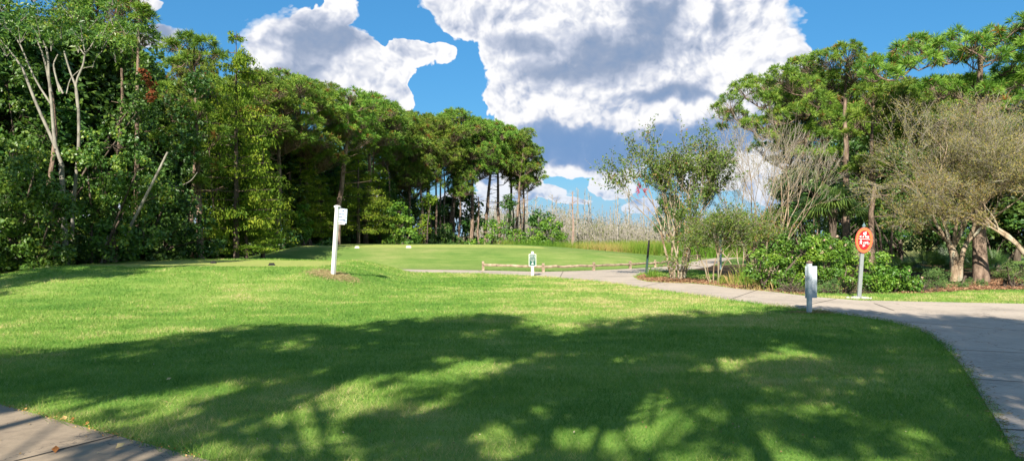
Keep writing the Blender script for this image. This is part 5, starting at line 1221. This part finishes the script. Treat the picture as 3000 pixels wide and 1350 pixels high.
mk('orange_band', flat([plate(oval(A_ * 0.93, B_ * 0.95), -0.025, 0.008)]), M['orange'], bd)
dots = []
for t_ in np.arange(44) / 44 * 2 * math.pi: dots += flat([xform(flat([plate([(-.0075, -.011), (.0075, -.011), (.0075, .011), (-.0075, .011)], 0, .003)]), loc=(A_ * 0.83 * math.cos(t_), -0.028, B_ * 0.865 * math.sin(t_)), ry=-(t_ - math.pi / 2))])
mk('rim_spots', dots, M['maroon'], bd)
mk('red_face', flat([plate(oval(A_ * 0.71, B_ * 0.77), -0.030, 0.008)]), M['red'], bd)
ic = flat([plate(oval(0.043, 0.036, (0, 0.165), 20), -0.034, 0.004), plate([(0.0, 0.195), (0.025, 0.222), (0.045, 0.215), (0.03, 0.19)], -0.034, 0.004),
           plate([(-0.135, 0.085), (-0.085, 0.118), (-0.085, 0.052)], -0.034, 0.004), plate([(-0.145, 0.022), (0.145, 0.022), (0.145, 0.034), (-0.145, 0.034)], -0.034, 0.004),
           plate([(-0.03, -0.175), (0.035, -0.14), (-0.03, -0.105)], -0.034, 0.004)])
mk('icons', ic, M['lettering'], bd)
mk('walker_icon', flat([plate(oval(0.012, 0.013, (-0.085, -0.005), 12), -0.034, 0.004), plate([(-0.10, -0.022), (-0.07, -0.022), (-0.05, -0.05), (-0.057, -0.058), (-0.072, -0.044), (-0.072, -0.07), (-0.052, -0.105), (-0.065, -0.108), (-0.087, -0.078), (-0.105, -0.108), (-0.118, -0.104), (-0.10, -0.068), (-0.10, -0.048), (-0.115, -0.055), (-0.12, -0.048)], -0.034, 0.004)]), M['lettering'], bd)
bk = []
for cx in (0.01, 0.10):
    bk += flat([tube(np.array([[cx + 0.028 * math.cos(t), -0.034, -0.075 + 0.028 * math.sin(t)] for t in np.linspace(0, 6.283, 17)]), 0.0055, 5)])
for a_, b_ in (((0.01, -0.075), (0.04, -0.04)), ((0.04, -0.04), (0.085, -0.04)), ((0.085, -0.04), (0.10, -0.075)), ((0.04, -0.04), (0.055, -0.075)), ((0.055, -0.075), (0.085, -0.04)), ((0.01, -0.075), (0.055, -0.075)), ((0.085, -0.04), (0.08, -0.025))):
    bk.append(tube(np.array([[a_[0], -0.034, a_[1]], [b_[0], -0.034, b_[1]]]), 0.005, 5))
mk('bicycle_icon', bk, M['lettering'], bd)
text('sign_text', '4 TEE', 0.072, (0.030, -0.0345, 0.083), M['lettering'], bd, bold=0.002)
# stones round its foot
def stone(seed, r):
    rng = np.random.default_rng(seed); import bmesh
    bm = bmesh.new(); bmesh.ops.create_icosphere(bm, subdivisions=2, radius=r)
    for v_ in bm.verts: v_.co *= 1 + 0.16 * math.sin(v_.co.x * 3.1 / r + seed) * math.cos(v_.co.y * 2.3 / r); v_.co.z *= 0.62
    me = bpy.data.meshes.new('stone'); bm.to_mesh(me); bm.free(); me.materials.append(M['stone']); return me
SM = [stone(i, 0.055) for i in range(3)]
rng = np.random.default_rng(320)
for i in range(22):
    a_ = rng.uniform(0, 6.28); r_ = rng.uniform(0.10, 0.34); x_ = p[0] + r_ * math.cos(a_) + 0.03; y_ = p[1] + 0.5 * r_ * math.sin(a_)
    o = bpy.data.objects.new('stone', SM[i % 3]); COL.objects.link(o); o.location = (x_, y_, 0.02); o.rotation_euler = (0, 0, a_); s_ = rng.uniform(0.7, 1.2); o.scale = (s_,) * 3
    tag(o, 'small white stone in the ring at the foot of the red oval sign', 'stone', 'white stones round the oval sign')

# dark slanted sign post seen edge-on by the mulch point
p = hit(1893, 808); d = p[1]; hh = (808 - 703) / F * d
e = empty('edge_on_sign', tuple(p), 'narrow dark green sign post seen edge-on, leaning right at the tip of the mulch', 'sign'); e.rotation_euler = (0, R(5), 0)
mk('post', flat([box(0.085, 0.085, hh * 0.62, (0, 0.03, hh * 0.31 - 0.04), 0.01)]), M['darkgreen'], e)
mk('sign_board', flat([xform(flat([plate(oval(0.22, hh * 0.24, (0, 0), 24), -0.02, 0.055)]), rz=R(76), loc=(0, 0, hh * 0.76))]), M['black'], e)
# dull teal board behind the small myrtle
x_, y_, z_ = W(2112, 688, 37)
e = empty('teal_sign', (x_, y_, hz(x_, y_)), 'dull teal sign board half hidden behind the small bushy crape myrtle', 'sign')
mk('post', flat([box(0.09, 0.09, 1.55, (0, 0.05, 0.72), 0.01)]), M['teal'], e)
mk('sign_board', flat([plate(oval(0.20, 0.27, (0, 1.62), 24), -0.02, 0.03)]), M['teal'], e)

# split rail fence
def fence(label, posts, rails, rw=0.045):
    P = [hit(px, pb) for px, pb, pt in posts]; b = P[0]
    e = empty('split_rail_fence', tuple(b), label, 'fence'); rng = np.random.default_rng(int(posts[0][0]))
    for (px, pb, pt), q in zip(posts, P):
        h_ = (pb - pt) / F * q[1]; w_ = 0.115
        ring = [(-w_ / 2, -.06), (w_ / 2, -.06), (w_ / 2 * .95, 0), (w_ / 2 * .8, .05), (-w_ / 2 * .7, .06), (-w_ / 2, .01)]
        ring = [(x, y + rng.uniform(-.01, .01)) for x, y in ring]
        o = mk('post', prism(ring, -0.1, h_, (0, 0), 0.88), M['oldwood'], e); o.location = tuple(q - b); o.rotation_euler = (rng.normal() * .02, rng.normal() * .02, rng.uniform(0, .6))
    for i in range(len(P) - 1):
        for zf in rails:
            h_ = (posts[i][1] - posts[i][2]) / F * P[i][1]
            a_ = P[i] - b + np.array([0, 0, h_ * zf]); c_ = P[i + 1] - b + np.array([0, 0, h_ * zf - 0.01]); k_ = np.linspace(0, 1, 9)[:, None]
            pts = a_ + (c_ - a_) * k_ + rng.normal(size=(9, 3)) * np.array([0, .008, .010])
            mk('rail', [tube(pts, rw * rng.uniform(0.85, 1.12, 9), 6)], M['oldwood'], e)
    return e
fence('low split rail fence of weathered posts along the far edge of the path', [(1415, 792, 765), (1591, 797.5, 771), (1739, 793, 768), (1846, 787.5, 765), (1919, 782.5, 761.5), (1975, 777, 757)], (0.60,), 0.062)
fence('short far piece of rail fence right of the leafy crape myrtle stems', [(2000, 771, 752), (2041, 758.5, 744.5), (2085, 753, 741)], (0.35, 0.72), 0.035)

# tee markers
def marker(px, py, mat, w, label, tr=1):
    p = hit(px, py); h_ = w * 0.36
    ring = [(-w / 2, -w * .22), (w / 2, -w * .22), (w / 2, w * .22), (-w / 2, w * .22)]
    e = mk('tee_marker', prism(ring, 0.0, h_, (0, 0), 0.62), mat, None, False, tuple(p + np.array([0, 0, 0.005]))); e.rotation_euler = (0, 0, R(8)); tag(e, label, 'tee marker')
marker(625, 771.5, M['black'], 0.21, 'left black wedge marker on the near tee')
marker(796, 777.5, M['black'], 0.22, 'right black wedge marker on the near tee')
marker(1046, 726.5, M['white'], 0.26, 'white marker on the far tee just right of the tall white post')
marker(1197, 726, M['white'], 0.30, 'white marker on the far tee, the farther right of the two')

# fallen leaves on and by the sidewalk
M['fallen'] = leafmat('orange fallen leaf', [(0, (0.42, 0.14, 0.04)), (0.5, (0.62, 0.33, 0.10)), (0.9, (0.65, 0.5, 0.25))], 0.2, 0.6, 0.2, 0.0)
rng = np.random.default_rng(330)
for (px, py, s_, v_, lab) in [(189, 1237, 0.06, 0.7, 'pale orange fallen leaf on the sidewalk edge, leftmost of three'), (213, 1240, 0.05, 0.2, 'rusty fallen leaf on the sidewalk edge, middle of three'), (256, 1252, 0.05, 0.35, 'brownish fallen leaf on the sidewalk edge, rightmost of three'),
                              (163, 1331, 0.05, 0.1, 'brown fallen leaf lying in the middle of the sidewalk'), (353, 1320, 0.05, 0.9, 'small greenish fallen leaf on the sidewalk right of the joint'), (495, 1121, 0.05, 0.95, 'pale fallen leaf on the shaded lawn at the left')]:
    pp = G2([(px, py)])[0]; o = mk('fallen_leaf', [leaves(rng, np.array([[0, 0, 0.012]]), np.array([[0.2, -.5, 1.0]]), s_ * 1.3, 0.65, np.array([v_]))], M['fallen'], None, False, (pp[0], pp[1], 0.03 if py > 1130 else 0.035)); tag(o, lab, 'leaf')
n_ = 260; tt = rng.uniform(0, 1, n_); e0 = np.array(G2([(0, 1190)])[0]); e1 = np.array(G2([(590, 1350)])[0]); q_ = e0 + (e1 - e0) * tt[:, None] + rng.normal(size=(n_, 2)) * np.array([.03, .04])
tag(mk('leaf_litter', [leaves(rng, np.c_[q_, np.full(n_, 0.032)], rng.normal(size=(n_, 3)) * .4 + np.array([0, 0, 1]), 0.02, 0.5)], M['fallen']), 'crumbs of dry leaf along the sidewalk edge', 'leaf litter', kind='stuff')

M['litter'] = leafmat('dry pale leaf bits', [(0, (0.20, 0.12, 0.06)), (0.6, (0.32, 0.24, 0.12)), (0.9, (0.42, 0.36, 0.25))], 0.15, 0.8, 0.1, 0.0)
n_ = 800; d_ = 5.2 + 20 * rng.uniform(0, 1, n_) ** 1.5; u_ = rng.uniform(-.68, .68, n_); x_, y_ = u_ * d_, d_
tag(mk('lawn_litter', [leaves(rng, np.c_[x_, y_, H(x_, y_) + 0.03], rng.normal(size=(n_, 3)) * .5 + np.array([0, -.2, 1]), 0.020, 0.6)], M['litter']), 'tiny dry leaf bits scattered over the near lawn', 'leaf litter', kind='stuff')
n_ = 1800; i_ = rng.integers(0, len(NEAR) - 2, n_); t_ = rng.uniform(0, 1, n_)[:, None]; q_ = PATH[i_] + (PATH[i_ + 1] - PATH[i_]) * t_ + np.abs(rng.normal(size=(n_, 2))) * np.array([.10, .10])
tag(mk('needle_litter', [leaves(rng, np.c_[q_, np.full(n_, 0.024)], rng.normal(size=(n_, 3)) * .15 + np.array([0, 0, 1]), 0.05, 0.08)], M['litter']), 'dry needles and grass clippings along the edge of the path', 'leaf litter', kind='stuff')
